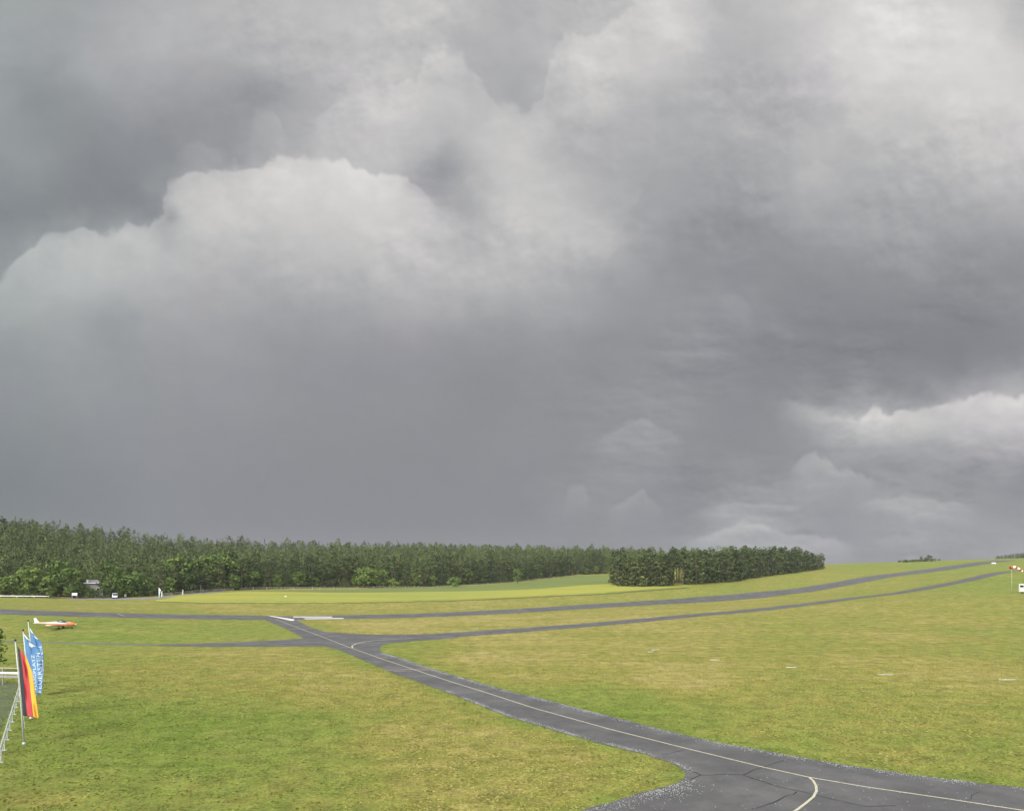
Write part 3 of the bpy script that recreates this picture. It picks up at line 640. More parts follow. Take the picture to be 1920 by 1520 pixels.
# stand-outs of the forest edge
def special(kind, px, py, dy_, h, label, wide=1.0):
    p = at(px, py); return tree(kind, p.x, p.y+dy_, h, label, None, wide)
special('lime', 690, 1102, 0, 11.5, 'broad bright green leafy tree standing out before the dark forest wall', 1.25).scale.x *= 1.25
special('broad', 672, 1102, 3, 10.5, 'rounded mid green tree on the left shoulder of the broad bright green tree', 1.2)
special('broad', 716, 1101.5, 1, 10, 'lower leafy tree on the right shoulder of the broad bright green tree', 1.3)
special('limebush', 738, 1101.5, -1, 4.5, 'light yellowish bush at the right foot of the broad bright green tree', 1.2)
special('broad', 141, 1121, -2, 12.0, 'tall round green tree standing forward of the forest right above the white notice board', 1.05)
special('broad', 96, 1121, -1, 9.0, 'lighter round green tree just left of the tall round green tree', 1.1)
special('broad', 47, 1120, 3, 12.5, 'tall leafy tree with a full crown near the left end of the forest', 1.05)
special('limebush', 395, 1106, -2, 4.0, 'small yellow green bush before dark conifers beside the field fence', .8)
special('bush', 408, 1106, -2, 4.0, 'small grey green bush right of the small yellow green bush', .75)
special('broad', 970, 1094, -3, 9.5, 'dark round leafy tree standing forward of the forest on the young green field', 1.0)
special('bush', 852, 1099.5, -4, 5.0, 'bush standing out at the corner where the forest edge steps back', 1.3)
special('edge', 1147, 1092, 0, 7.0, 'small pine leaning out from the left end of the roadside pine copse', 1.2)
special('bush', 208, 1113, 0, 5.0, 'round light bush behind the parked white van by the access road', 1.2)
# copse of pines along the runway strip
CF = [at(*p) for p in [(1162,1099.5),(1200,1100),(1250,1098.5),(1300,1095.5),(1350,1091.5),(1400,1085),(1450,1078.5),(1500,1072),(1545,1066.2)]]
for row in range(2):
    for p, d in walk(CF, 5.4):
        nn = Vector((-d.y, d.x, 0)); q = p+nn*(1+row*6+random.uniform(-1, 1))+d*random.uniform(-1.2, 1.2); px = px_of(q.x, q.y)
        tall = 1256 < px < 1290
        top = np.interp(px, [1150,1200,1300,1400,1500,1535,1550], [1044,1037,1033,1030,1031,1037,1044]); base = HY-(gz(q.x, q.y)-H)/q.y*F
        hh = (base-top)/F*q.y*random.choice([.74,.82,.9,.95,1.0,1.06,1.1])
        tree('tall' if tall else random.choice(['edge','edge','edge'] if row == 0 else ['pine','edge']), q.x, q.y, hh, 'bare stemmed pine in the see-through gap of the pine copse' if tall else 'grey green pine in the tapering pine copse beside the runway', 'bare stemmed pines in the gap of the copse' if tall else 'pines of the copse beside the runway', 1.0 if tall else 1.3)
# scrub under the forest edge and the copse
sp = []
for p, d in walk(FP, 2.6):
    q = p+Vector((-d.y, d.x, 0))*random.uniform(0, 4.5)
    if px_of(q.x, q.y) > -30: sp.append((q.x, q.y, random.uniform(1.8, 4.6)))
for p, d in walk(CF, 2.4):
    q = p+Vector((-d.y, d.x, 0))*random.uniform(.5, 4); px = px_of(q.x, q.y)
    if not 1258 < px < 1288: sp.append((q.x, q.y, random.uniform(1.2, 3.4)))
UNDER = sp
for px, Y in ((1259,352),(1264,345),(1268,356),(1272,347),(1277,358),(1281,349),(1286,355),(1274,364),(1262,362),(1284,366)):
    x = (px-CX)/F*Y; base = HY-(gz(x, Y)-H)/Y*F; tree('tall', x, Y, (base-1031)/F*Y*random.uniform(.93, 1.04), 'bare stemmed pine in the see-through gap of the pine copse', 'bare stemmed pines in the gap of the copse', 1.1)
# bushes on the right-hand skyline
for px, py, h, w, lb in ((1727,1052.5,5.0,1.1,'left one of three dark bushes on the far skyline'),(1736,1052.5,4.5,1.0,'middle and lowest of three dark bushes on the far skyline'),(1743,1052.5,6.5,1.1,'tallest and rightmost of three dark bushes on the far skyline')):
    k = (px-CX)/F; Y = 625; tree('dark', k*Y, Y, h, lb, None, w)
def mass(name, spots, kinds, sub, label):
    """one mesh of many trees too far or too many to count"""
    PP = []; TT = []; cache = {}
    for (x, y, h) in spots:
        kd = random.choice(kinds); i = random.randrange(len(PROTO[kd])); tr, P, T, m = PROTO[kd][i]
        n = max(40, int(len(P)*sub)); sel = RNG.choice(len(P), min(n, len(P)), replace=False); s = h/BASEH[kd]; a = random.uniform(0, 6.28); c, si = math.cos(a), math.sin(a)
        Q = P[sel]; ctr = Q.mean(1, keepdims=True); Q = ctr+(Q-ctr)*(1.0/math.sqrt(sub))*.8
        X = (Q[...,0]*c-Q[...,1]*si)*s+x; Y = (Q[...,0]*si+Q[...,1]*c)*s+y; Z = Q[...,2]*s
        PP.append((np.stack([X, Y, Z], -1), x, y)); TT.append(T[sel]*.8+random.uniform(-.38, .42))
    zz = hgt(np.array([p[1] for p in PP]), np.array([p[2] for p in PP]))
    for (p, _, _), z in zip(PP, zz): p[...,2] += z
    ob = crown_mesh(np.concatenate([p[0] for p in PP]), np.concatenate(TT), M['pine'], None, name); tag(ob, label, 'forest', kind='stuff'); return ob
mass('undergrowth', UNDER, ['bush'], .8, 'low scrub and young growth along the feet of the forest and copse')
sp = []
FPX = [px_of(p.x, p.y) for p in FP]; FPY = [p.y for p in FP]
for row in range(34):
    px = -70.0
    while px < 1205:
        Y = float(np.interp(px, FPX, FPY))+13+row*7; q = Vector(((px-CX)/F*Y+random.uniform(-2, 2), Y+random.uniform(-2.5, 2.5), 0)); px += 5.9*F/Y*random.uniform(.8, 1.2)
        if row < 2 and 148 < px_of(q.x, q.y) < 198: continue
        sp.append((q.x, q.y, random.uniform(12, 18)*(1.14 if random.random() < .12 else 1)))
mass('forest', sp, ['pine','spruce','spruce','edge'], .42, 'dense mixed pine and spruce forest filling the rising ground behind its front trees')
sp = []
for row in range(3):
    for p, d in walk(CF, 6):
        nn = Vector((-d.y, d.x, 0)); q = p+nn*(14+row*6.5+random.uniform(-1, 1))+d*random.uniform(-2, 2); px = px_of(q.x, q.y)
        top = np.interp(px, [1150,1200,1300,1400,1500,1535,1550], [1036,1034,1031,1028,1030,1036,1044]); base = HY-(gz(q.x, q.y)-H)/q.y*F
        if 1150 < px < 1540 and not 1258 < px < 1292: sp.append((q.x, q.y, (base-top)/F*q.y*random.uniform(.78, 1.12)))
mass('copse_interior', sp, ['pine','edge'], .6, 'inner pines of the copse beside the runway reading as one dark mass')
sp = [((px-CX)/F*Y, Y, h) for px, Y, h in [(random.uniform(1866, 1960), random.uniform(690, 740), 0) for _ in range(120)]]
sp = [(x, y, 3.5+max(0, px_of(x, y)-1875)*.05*random.uniform(.6, 1.4)) for x, y, _ in sp]
mass('distant_wood', sp, ['spruce','edge'], .5, 'far off dark line of conifers on the skyline at the right edge')
sp = [((px-CX)/F*Y, Y, random.uniform(1.6, 2.6)) for px, Y in [(random.uniform(1684, 1762), random.uniform(618, 640)) for _ in range(45)]]
mass('distant_hedge', sp, ['bush'], .6, 'low dark hedge running along the skyline under the three bushes')
t_ = at(-22, 1262); tree('broad', t_.x+.15, t_.y, 5.6, 'dark leafy tree just reaching in at the left edge above the white barrier', None, .78)

# ------------------------------------------------------------------ flags, poles, fences
WHITE = mottled('white_paint', (.78,.78,.76), (.70,.70,.68), 3, .45); STEEL = mottled('galvanised_steel', (.50,.53,.50), (.38,.41,.39), 4, .5, .5, .3)
DARK = mat('dark_plastic', (.02,.02,.022), .5); GLASS = mat('dark_window_glass', (.02,.025,.03), .08, 0, .8); TYRE = mat('tyre_rubber', (.02,.02,.02), .85); ORANGE = mat('orange_paint', (.62,.15,.05), .5)
GREY = mottled('grey_paint', (.26,.25,.25), (.21,.205,.21), 3, .5); WOOD = mottled('weathered_wood', (.40,.38,.33), (.28,.26,.22), 5, .9)
BLUE = mottled('blue_flag_cloth', (.065,.165,.34), (.085,.205,.38), .8, .75); FBLACK = mat('black_flag_cloth', (.022,.022,.025), .8); FRED = mottled('red_flag_cloth', (.42,.045,.05), (.36,.038,.042), .8, .75); FGOLD = mottled('gold_flag_cloth', (.68,.38,.035), (.60,.32,.03), .8, .75)
FWHITE = mat('white_print', (.56,.62,.64), .7)
def pole(foot_px, top_px, label, dY=.35):
    f = at(*foot_px); t = onray(top_px[0], top_px[1], f.y+dY); r = empty('flagpole', f, 0, label, 'flagpole')
    d = t-f
    MB().tube([Vector((0,0,-.2)), d*.35+Vector((.03,0,0)), d*.7+Vector((.03,0,0)), d], [.058,.05,.04,.028], 10).build('pole', STEEL, r, True)
    MB().tube([Vector((.09,-.03,1.1)), d*.5+Vector((.10,-.03,0)), d+Vector((.06,-.02,-.05))], .009, 5).build('rope', FWHITE, r)
    MB().tube([(0,0,-.1),(0,0,.05),(0,0,.12)], [.13,.13,.08], 12).build('base_sleeve', STEEL, r)
    rg = [[(d.x+math.cos(a)*rr, d.y+math.sin(a)*rr, d.z+zz) for a in np.linspace(0, 6.283, 11)[:-1]] for zz, rr in ((-.02,.03),(.0,.07),(.05,.085),(.1,.07),(.14,.02))]
    MB().loft(rg).build('finial', DARK, r, True); return r, f, t
pole((45,1394), (28.2,1201), 'nearest and lowest standing flagpole, carrying the black, red and gold flag')
pole((58,1346), (43,1182), 'middle flagpole, behind the nearest one, carrying a blue banner')
pole((67,1303), (52.3,1164), 'farthest flagpole, carrying the blue banner that stands highest')
def curve(pts, v):
    p = np.array(pts, float); t = np.linspace(0, 1, len(p)); return np.interp(v, t, p[:,0]), np.interp(v, t, p[:,1])
def cloth(Lp, Rp, Y0, dep, ph, fold=.10):
    def S(u, v, off=0.0):
        lx, ly = curve(Lp, v); rx, ry = curve(Rp, v); sagm = math.sin(math.pi*u)*.0
        x = lx+(rx-lx)*u; y = ly+(ry-ly)*u+sagm
        Y = Y0+dep*u+fold*math.sin(u*9+v*5+ph)*min(1, u*4)+fold*.5*math.sin(u*17-v*9+ph)*min(1, u*3)-off
        return onray(x, y, Y)
    return S
def cloth_mesh(name, S, bands, nu=30, nv=44, parent=None):
    V = []; Fc = []; mi = []; th = .012
    for o_ in (0, -th):
        for j in range(nv+1):
            for i in range(nu+1): V.append(S(i/nu, j/nv, o_))
    n = (nu+1)*(nv+1)
    for j in range(nv):
        for i in range(nu):
            a = j*(nu+1)+i; b = next(k for k, (lim, _) in enumerate(bands) if (i+.5)/nu <= lim)
            Fc.append((a, a+nu+1, a+nu+2, a+1)); mi.append(b); Fc.append((a+n, a+n+1, a+n+nu+2, a+n+nu+1)); mi.append(b)
    def rim(a, b, m): Fc.append((a, b, b+n, a+n)); mi.append(m)
    for i in range(nu): b = next(k for k, (lim, _) in enumerate(bands) if (i+.5)/nu <= lim); rim(i, i+1, b); rim(nv*(nu+1)+i+1, nv*(nu+1)+i, b)
    for j in range(nv): rim((j+1)*(nu+1), j*(nu+1), 0); rim(j*(nu+1)+nu, (j+1)*(nu+1)+nu, len(bands)-1)
    ob = meshobj(name, V, Fc, [m for _, m in bands], parent, True); ob.data.polygons.foreach_set('material_index', mi); return ob
def recentre(ob, org):
    ob.data.transform(Matrix.Translation(-Vector(org))); ob.location = org
Yg = at(45,1394).y
S1 = cloth([(32.5,1211),(35.5,1245),(38,1280),(40.5,1312),(43.5,1341)], [(50,1232),(60,1258),(65,1285),(69,1318),(72.5,1346)], Yg-.15, -.5, .6, .09)
g = cloth_mesh('flag', S1, [(.27,FBLACK),(.66,FRED),(1.01,FGOLD)])
tag(g, 'tall German banner in black, red and gold vertical stripes, hanging from the nearest flagpole', 'flag')
def print_text(body, S, u0, u1, vb, vt, parent, mat_, off=.02):
    c = bpy.data.curves.new('lettering', 'FONT'); c.body = body; c.size = 1; c.resolution_u = 2; c.space_character = 1.05
    tmp = bpy.data.objects.new('tmp', c); COL.objects.link(tmp); dg = bpy.context.evaluated_depsgraph_get(); me = bpy.data.meshes.new_from_object(tmp.evaluated_get(dg)); bpy.data.objects.remove(tmp)
    bm = bmesh.new(); bm.from_mesh(me); bmesh.ops.triangulate(bm, faces=bm.faces); bmesh.ops.subdivide_edges(bm, edges=[e for e in bm.edges if e.calc_length() > .25], cuts=1)
    bmesh.ops.remove_doubles(bm, verts=bm.verts, dist=1e-4)
    xs = [v.co.x for v in bm.verts]; ys = [v.co.y for v in bm.verts]; x0, x1, y0, y1 = min(xs), max(xs), min(ys), max(ys)
    for v in bm.verts:
        tv = vb+(vt-vb)*(v.co.x-x0)/(x1-x0); tu = u1+(u0-u1)*(v.co.y-y0)/(y1-y0); v.co = S(tu, tv, off)
    me2 = bpy.data.meshes.new('lettering'); bm.to_mesh(me2); bm.free(); me2.materials.append(mat_); ob = bpy.data.objects.new('lettering', me2); ob.parent = parent; link(ob); return ob
def patch(name, S, outline, parent, m, off=.018, n=10):
    """a printed shape given in cloth coordinates"""
    P = []
    for a, b in zip(outline, outline[1:]+outline[:1]):
        for k in range(4): P.append((a[0]+(b[0]-a[0])*k/4, a[1]+(b[1]-a[1])*k/4))
    V = list(P)
    us = [p[0] for p in P]; vv = [p[1] for p in P]
    for i in range(1, n):
        for j in range(1, n):
            q = (min(us)+(max(us)-min(us))*i/n, min(vv)+(max(vv)-min(vv))*j/n)
            if inside(q, P): V.append(q)
    v2, e2, f2, *_ = delaunay_2d_cdt([Vector(p) for p in V], [(i, (i+1) % len(P)) for i in range(len(P))], [list(range(len(P)))], 1, 1e-6)
    return meshobj(name, [S(p[0], p[1], off) for p in v2], [tuple(f) for f in f2], m, parent)
for which, (Lp, Rp, Yq, ph, lab) in enumerate((
   ([(44.5,1187),(47.5,1215),(51,1245),(54,1272),(58,1301)], [(58,1203),(75,1216),(79,1238),(80,1270),(77.5,1301)], at(58,1346).y-.15, 1.9, 'blue banner with white lettering on the middle flagpole, half hidden by the striped flag'),
   ([(56,1177),(58.5,1205),(61.5,1235),(64,1262),(68,1290)], [(63.5,1188),(78,1204),(81.5,1225),(82,1255),(80,1289)], at(67,1303).y-.15, .4, 'blue banner with white peak on the farthest flagpole, rising behind the middle one'))):
    S = cloth(Lp, Rp, Yq, -.45, ph, .08)
    f_ = cloth_mesh('flag', S, [(1.01, BLUE)]); tag(f_, lab, 'flag')
    patch('white_peak', S, [(0,0),(.5,.0),(1,.0),(1,.035),(.6,.045),(.3,.06),(.0,.03)], f_, FWHITE)
    patch('bird_emblem', S, [(.30,.20),(.38,.12),(.50,.10),(.66,.13),(.86,.15),(.98,.18),(.80,.185),(.66,.18),(.60,.21),(.46,.22)] if which == 0 else [(.55,.10),(.66,.06),(.80,.10),(.95,.15),(.85,.17),(.62,.15)], f_, FWHITE, .022)
    print_text('FEUERSTEIN', S, .66, .96, .97, .33, f_, FWHITE); print_text('FLUGPLATZ', S, .34, .54, .93, .36, f_, FWHITE)
def fence_line(name, P, post_h, rails, label, cat, postr=.04, mat_=STEEL, box_rail=None, group=None):
    r = empty(name, P[0], 0, label, cat, group); o_ = P[0]
    for p in P: MB().tube([p-o_+Vector((0,0,-.2)), p-o_+Vector((0,0,post_h))], postr, 8).build('post', mat_, r)
    for hz, rr in rails:
        m_ = MB()
        if box_rail:
            for a, b in zip(P, P[1:]):
                c = (a+b)/2-o_; d = b-a; n = Vector((-d.y, d.x, 0)).normalized()*postr
                A = [a-o_+n, b-o_+n]; h2 = rr; w2 = Vector((n.x, n.y, 0)).normalized()*.02
                m_.loft([[q+w2+Vector((0,0,hz+h2)), q-w2+Vector((0,0,hz+h2)), q-w2+Vector((0,0,hz-h2)), q+w2+Vector((0,0,hz-h2))] for q in A])
        else: m_.tube([p-o_+Vector((0,0,hz)) for p in P], rr, 8)
        m_.build('rail', mat_, r)
    return r
a, b = at(37,1304), at(2,1428.5); d = (b-a); n = 8
P = [a+d*(i/n) for i in range(n+5)]; P = [Vector((p.x, p.y, gz(p.x, p.y))) for p in P]
fr = fence_line('railing', P, 1.08, [(1.08,.05),(.55,.02)], 'pale metal post and rail fence running down the left edge beside the dark lot', 'fence', .032)
for p in P: MB().box((p.x-P[0].x, p.y-P[0].y, p.z-P[0].z+.02), (.34,.14,.04), bevel=.008).build('foot_plate', STEEL, fr)
a, b = at(36,1284), at(-120,1281); P = [a.lerp(b, i/5) for i in range(6)]
r = empty('barrier', P[0], 0, 'white double board barrier with a dark underside meeting the flags at the left edge', 'barrier'); L5 = (b-a); ang = math.atan2(L5.y, L5.x); Ln = L5.length
for hz, th, m_, nm in ((1.28,.20,WHITE,'board'),(1.80,.10,WOOD,'top_rail'),(.88,.24,GREY,'lower_board')):
    c = L5/2; MB().box((c.x, c.y, hz), (Ln, .06, th), ang, .01).build(nm, m_, r)
for p in P: q = p-P[0]; MB().box((q.x, q.y+.08, q.z+.9), (.10,.10,1.9), ang, .01).build('post', GREY, r)
# ------------------------------------------------------------------ light aircraft parked on the left lawn
FUS = mottled('dull_white_fuselage', (.50,.44,.40), (.42,.37,.34), 2, .4)
def aircraft():
    a = at(72, 1175); b = at(137, 1181); c = (a+b)/2; yaw = R(10); Ln = 7.3
    k = Ln/7.6; r = empty('light_aircraft', (c.x, c.y, c.z), yaw, 'small white and orange light aircraft with dark canopy parked on the left lawn', 'aircraft'); r.scale = (k,)*3
    prof = [(-3.7,1.18,.06,.10),(-3.0,1.15,.11,.15),(-2.0,1.10,.19,.23),(-1.0,1.02,.33,.36),(-.2,.98,.46,.50),(.7,.96,.52,.54),(1.6,.92,.50,.46),(2.4,.92,.44,.38)]
    def ring(x, z, w, h, n=14): return [(x, w*math.cos(t), z+h*math.sin(t)) for t in np.linspace(0, 2*math.pi, n+1)[:-1]]
    MB().loft([ring(*p) for p in prof]).build('fuselage', FUS, r, True)
    MB().loft([ring(*p) for p in [(2.38,.92,.445,.385),(2.9,.90,.40,.35),(3.4,.88,.30,.27),(3.62,.87,.18,.16)]]).build('engine_cowling', ORANGE, r, True)
    MB().loft([ring(*p) for p in [(.1,1.30,.18,.10),(.6,1.36,.38,.30),(1.2,1.36,.42,.34),(1.8,1.25,.38,.24),(2.2,1.15,.22,.10)]]).build('canopy', GLASS, r, True)
    m = MB()
    for s_ in (-1, 1): m.loft([[(x, s_*(w+.012), z+h*f_) for f_ in (.10,-.45)]+[(x, s_*(w-.05), z+h*f_) for f_ in (-.45,.10)] for x, z, w, h in prof[1:]])
    m.build('orange_stripe', ORANGE, r)
    def foil(x0, c0, x1, c1, y0, y1, z0, z1, th):
        rg = []
        for x, cc, y, z in ((x0,c0,y0,z0),(x1,c1,y1,z1)):
            rg.append([(x+cc*f_, y, z+th*cc*g_) for f_, g_ in ((1,0),(.8,.5),(.5,.62),(.2,.3),(0,0),(.2,-.15),(.5,-.3),(.8,-.3))])
        return MB().loft(rg)
    for s_ in (-1, 1):
        w_ = foil(-.25, 1.45, .05, 1.0, .3*s_, 4.2*s_, .66, .95, .13).build('wing', GREY if s_ < 0 else FUS, r, True)  # near wing greyer: its shadowed look is put into the colour
        foil(.02, 1.03, .05, .98, 3.75*s_, 4.22*s_, .925, .965, .15).build('wing_tip', WHITE, w_)
        foil(-3.75, .65, -3.65, .45, .05*s_, 1.25*s_, 1.2, 1.22, .09).build('tailplane', WHITE, r)
        wh = MB().tube([(1.0 if 1 else 0, .95*s_-.06, .2), (1.0, .95*s_+.06, .2)], .2, 16).build('wheel', TYRE, r); MB().tube([(1.0, .5*s_, .7), (1.0, .93*s_, .22)], .04, 6).build('gear_leg', GREY, r)
    rg = [[(x+cc*f_, g_*cc*.1, z) for f_, g_ in ((1,0),(.6,.5),(0,0),(.6,-.5))] for x, cc, z in ((-3.8,.95,1.15),(-3.95,.6,1.8),(-4.0,.42,2.15))]
    MB().loft(rg).build('fin', WHITE, r)
    MB().tube([(3.0,-.05,.18),(3.0,.05,.18)], .17, 16).build('wheel', TYRE, r); MB().tube([(3.0,0,.6),(3.0,0,.2)], .035, 6).build('gear_leg', GREY, r)
    p_ = MB().loft([ring(3.6,.87,.15,.15),ring(3.85,.87,.04,.04)]).build('spinner', WHITE, r, True)
    bl = MB()
    for s_ in (-1, 1): bl.loft([[(3.7+dx, s_*yy*.3, .87+s_*yy*.95+dz) for dx, dz in ((-.02,-w2),(.02,-w2),(.02,w2),(-.02,w2))] for yy, w2 in ((.05,.05),(.45,.07),(.85,.035))])
    bl.build('propeller', DARK, r)
aircraft()
# ------------------------------------------------------------------ windsock
f = at(1897, 1111.5); r = empty('windsock', f, 0, 'red and white striped windsock drooping from a thin pole at the right edge', 'windsock')
t = onray(1892.5, 1064.5, f.y)-f
MB().tube([(0,0,-.2),(t.x*.0+.0,0,t.z*.5),(0,0,t.z+.35)], [.07,.055,.04], 8).build('pole', mat('pale_green_pole', (.34,.40,.28), .6), r, True)
MB().tube([(-.42,0,t.z),(.05,0,t.z)], .03, 6).build('arm', STEEL, r)
ax = [(-.45,0,.0),(.25,0,.22),(.95,-.05,.28),(1.65,-.1,.08),(2.35,-.15,-.35),(2.95,-.2,-.85),(3.45,-.2,-1.05)]; rad = [.48,.46,.42,.37,.32,.27,.22]
RW = [mat('windsock_red', (.42,.06,.045), .8), mat('windsock_white', (.82,.78,.72), .8)]
for i in range(6):
    rg = []
    for q in (i, i+1):
        a0 = Vector(ax[q]); dd = (Vector(ax[min(q+1,6)])-Vector(ax[max(q-1,0)])).normalized(); s_ = dd.cross(Vector((0,1,0))).normalized(); b_ = Vector((0,1,0))
        rg.append([a0+Vector((0,0,t.z))+(b_*math.cos(w)+s_*math.sin(w))*rad[q] for w in np.linspace(0, 6.2832, 15)[:-1]])
    MB().loft(rg, cap=(i == 5)).build('sleeve_band', RW[i % 2], r, True)
# ------------------------------------------------------------------ vehicles
def van(px, py, yaw, L_, W_, Hh, label, box=False, Yoff=0):
    c = at(px, py); r = empty('van' if not box else 'camper_van', c, yaw, label, 'van')
    nose = L_*.5
    def sec(x, z0, z1, w, top): return [(x,-w,z0),(x,w,z0),(x,w,z1*.6),(x,top,z1),(x,-top,z1),(x,-w,z1*.6)]
    if box: S_ = [sec(-nose,.45,Hh,W_/2,W_/2-.06), sec(nose*.45,.45,Hh,W_/2,W_/2-.06), sec(nose*.62,.45,Hh*.93,W_/2,W_/2-.2), sec(nose*.80,.45,Hh*.50,W_/2,W_/2-.15), sec(nose,.45,Hh*.42,W_/2-.08,W_/2-.2)]
    else: S_ = [sec(-nose,.4,Hh*.97,W_/2,W_/2-.12), sec(-nose*.95,.35,Hh,W_/2,W_/2-.12), sec(nose*.42,.35,Hh,W_/2,W_/2-.14), sec(nose*.72,.35,Hh*.58,W_/2,W_/2-.16), sec(nose,.4,Hh*.46,W_/2-.06,W_/2-.2)]
    MB().loft(S_).build('body', WHITE, r)
    for s_ in (-1, 1):
        for x in (-L_*.31, L_*.31):
            w_ = MB().tube([(x, s_*(W_/2-.22), .34),(x, s_*(W_/2+.01), .34)], .34, 18).build('wheel', TYRE, r); MB().tube([(x, s_*(W_/2), .34),(x, s_*(W_/2+.03), .34)], .2, 14).build('rim', STEEL, w_)
        for x0, x1 in ((-nose*.86,-nose*.42),(-nose*.36,nose*.05),(nose*.12,nose*.42)):
            MB().box(((x0+x1)/2, s_*(W_/2-.065 if not box else W_/2-.03), Hh*.72), (x1-x0, .08, Hh*.22), 0, .02).build('window', GLASS, r)
        MB().box((nose-.05, s_*(W_/2-.35), Hh*.36), (.12,.28,.16), 0, .03).build('headlight', GREY, r); MB().box((-nose+.0, s_*(W_/2-.2), Hh*.38), (.06,.14,.36), 0, .01).build('tail_light', FRED, r)
    zf = Hh*.76 if not box else Hh*.7
    MB().loft([[(nose*.44,-W_/2+.2,Hh*.96),(nose*.44,W_/2-.2,Hh*.96),(nose*.48,W_/2-.2,Hh*.97),(nose*.48,-W_/2+.2,Hh*.97)],[(nose*.72,-W_/2+.18,Hh*.60),(nose*.72,W_/2-.18,Hh*.60),(nose*.76,W_/2-.18,Hh*.61),(nose*.76,-W_/2+.18,Hh*.61)]]).build('windscreen', GLASS, r)
    MB().box((-nose-.01, 0, Hh*.74), (.04, W_*.62, Hh*.22), 0, .01).build('rear_window', GLASS, r)
    MB().box((nose, 0, .48), (.14, W_*.9, .22), 0, .03).build('bumper', GREY, r); return r
v_ = van(1931.5, 1111.5, R(8), 6.0, 2.2, 3.0, 'white camper van with dark windows cut off by the right edge of the photo', True)
van(215.5, 1121.5, R(301), 4.6, 1.85, 2.0, 'white van facing the viewer beside the bushes left of the access road')
# ------------------------------------------------------------------ signs, posts and marks
def board_sign(name, px, py, w, h, legh, label, cat='sign', m=WHITE, th=.06, legs=2):
    f = at(px, py); r = empty(name, f, math.atan2(-f.x, f.y)*.6, label, cat)
    for s_ in ((-1, 1) if legs == 2 else (0,)): MB().tube([(s_*(w/2-.12), 0, -.2),(s_*(w/2-.12), 0, legh+h*.5)], .045, 8).build('leg', STEEL, r)
    MB().box((0,-.08,legh+h/2), (w, th, h), 0, .012).build('panel', m, r); MB().box((0,-.08-th/2-.008,legh+h/2), (w*.9,.012,h*.86), 0, 0).build('face', WHITE, r); return r
board_sign('notice_board', 140, 1122.5, 1.75, .95, 1.35, 'white notice board on two legs at the foot of the tall round green tree')
board_sign('sign', 235, 1119.5, .75, .95, .35, 'small white sign just right of the white van', legs=1)
board_sign('sign', 354.5, 1106.5, 1.0, .8, .9, 'small white sign before the dark trees near the tall grey post', legs=1)
f = at(297.5, 1122.5); r = empty('banner', f, 0, 'tall pale blue feather banner with a white top at the tip of the crop field', 'banner')
MB().tube([(0,0,-.2),(0,0,3.2),(.15,0,4.4)], [.05,.035,.02], 8).build('pole', STEEL, r)
nv = 16; V = []; Fc = []
for o_ in (0,.02):
    for j in range(nv+1):
        v = j/nv; wv = .22+.62*v**.8 if v < .72 else .84*math.cos((v-.72)/.28*1.35)
        for u in range(5): V.append((.03+wv*u/4, o_+.08*math.sin(u*1.6+v*4), .55+v*3.75))
N_ = 5*(nv+1)
for j in range(nv):
    for u in range(4): a = j*5+u; Fc += [(a,a+1,a+6,a+5),(a+N_,a+N_+5,a+N_+6,a+N_+1)]
    Fc += [(j*5,j*5+5,j*5+5+N_,j*5+N_),(j*5+4,j*5+4+N_,j*5+9+N_,j*5+9)]
b_ = meshobj('cloth', V, Fc, [mat('pale_blue_cloth', (.42,.55,.66), .7), WHITE], r, True); b_.data.polygons.foreach_set('material_index', [1 if b_.data.vertices[p.vertices[0]].co.z > 3.3 else 0 for p in b_.data.polygons])
def post(px, py, h, rr, label, m=WHITE, capm=None, name='post', group=None):
    f = at(px, py); r = empty(name, f, 0, label, 'post', group); MB().tube([(0,0,-.2),(0,0,h)], rr, 10).build('shaft', m, r); MB().box((0,0,h+.05), (rr*2.8,rr*2.8,.1), 0, .02).build('cap', capm or m, r); return r
post(303.5, 1118, 2.0, .16, 'short stout white post just right of the pale blue banner'); post(342.8, 1114.6, 2.0, .15, 'white post at the right end of the white picket gate'); post(347.8, 1111, 3.3, .10, 'tall grey post before the dark trees at the end of the picket gate', GREY)
post(376.5, 1110.5, 3.0, .07, 'slender grey post at the field fence left of the small yellow green bush', WOOD)
f0, f1 = at(324, 1112.8), at(340, 1111.2); d = f1-f0; r = empty('picket_gate', f0, math.atan2(d.y, d.x), 'white picket gate between the banner and the tall grey post', 'gate'); Ln = d.length
for i in range(9): MB().box((Ln*i/8, 0, .65), (.16,.05,1.3), 0, .01).build('picket', WHITE, r)
MB().box((Ln/2,.05,.35), (Ln,.04,.1)).build('rail', WHITE, r); MB().box((Ln/2,.05,.95), (Ln,.04,.1)).build('rail', WHITE, r)
P = [at(x, y) for x, y in ((248,1117.6),(262,1117.4),(276,1116.8),(290,1116.2))]; fence_line('guard_rail', P, .8, [(.72,.13)], 'pale rail beside the access road left of the blue banner', 'fence', .05, WOOD, True)
P = [at(x, y) for x, y in ((306,1116.4),(322,1115.4),(340,1113.8),(360,1112),(380,1110.2),(401,1108.8),(420,1107.8),(438,1107)) ]; fence_line('wooden_fence', P, 1.1, [(1.0,.07),(.5,.07)], 'wooden rail fence along the left rim of the crop field', 'fence', .07, WOOD, True)
PF = [at(x, y) for x, y in ((-60,1119.2),(-30,1119.6),(0,1119.8),(32,1120.2),(64,1120.4),(92,1120.8))]; fence_line('guard_rail', PF, .75, [(.68,.13)], 'long white guard rail under the trees at the far left', 'fence', .06, WHITE, True)
P = [at(x, y) for x, y in ((95,1121.2),(115,1121.4),(132,1121.5))]; fence_line('low_rail', P, .4, [(.35,.06)], 'low thin rail between the long guard rail and the notice board', 'fence', .04, WOOD, True)
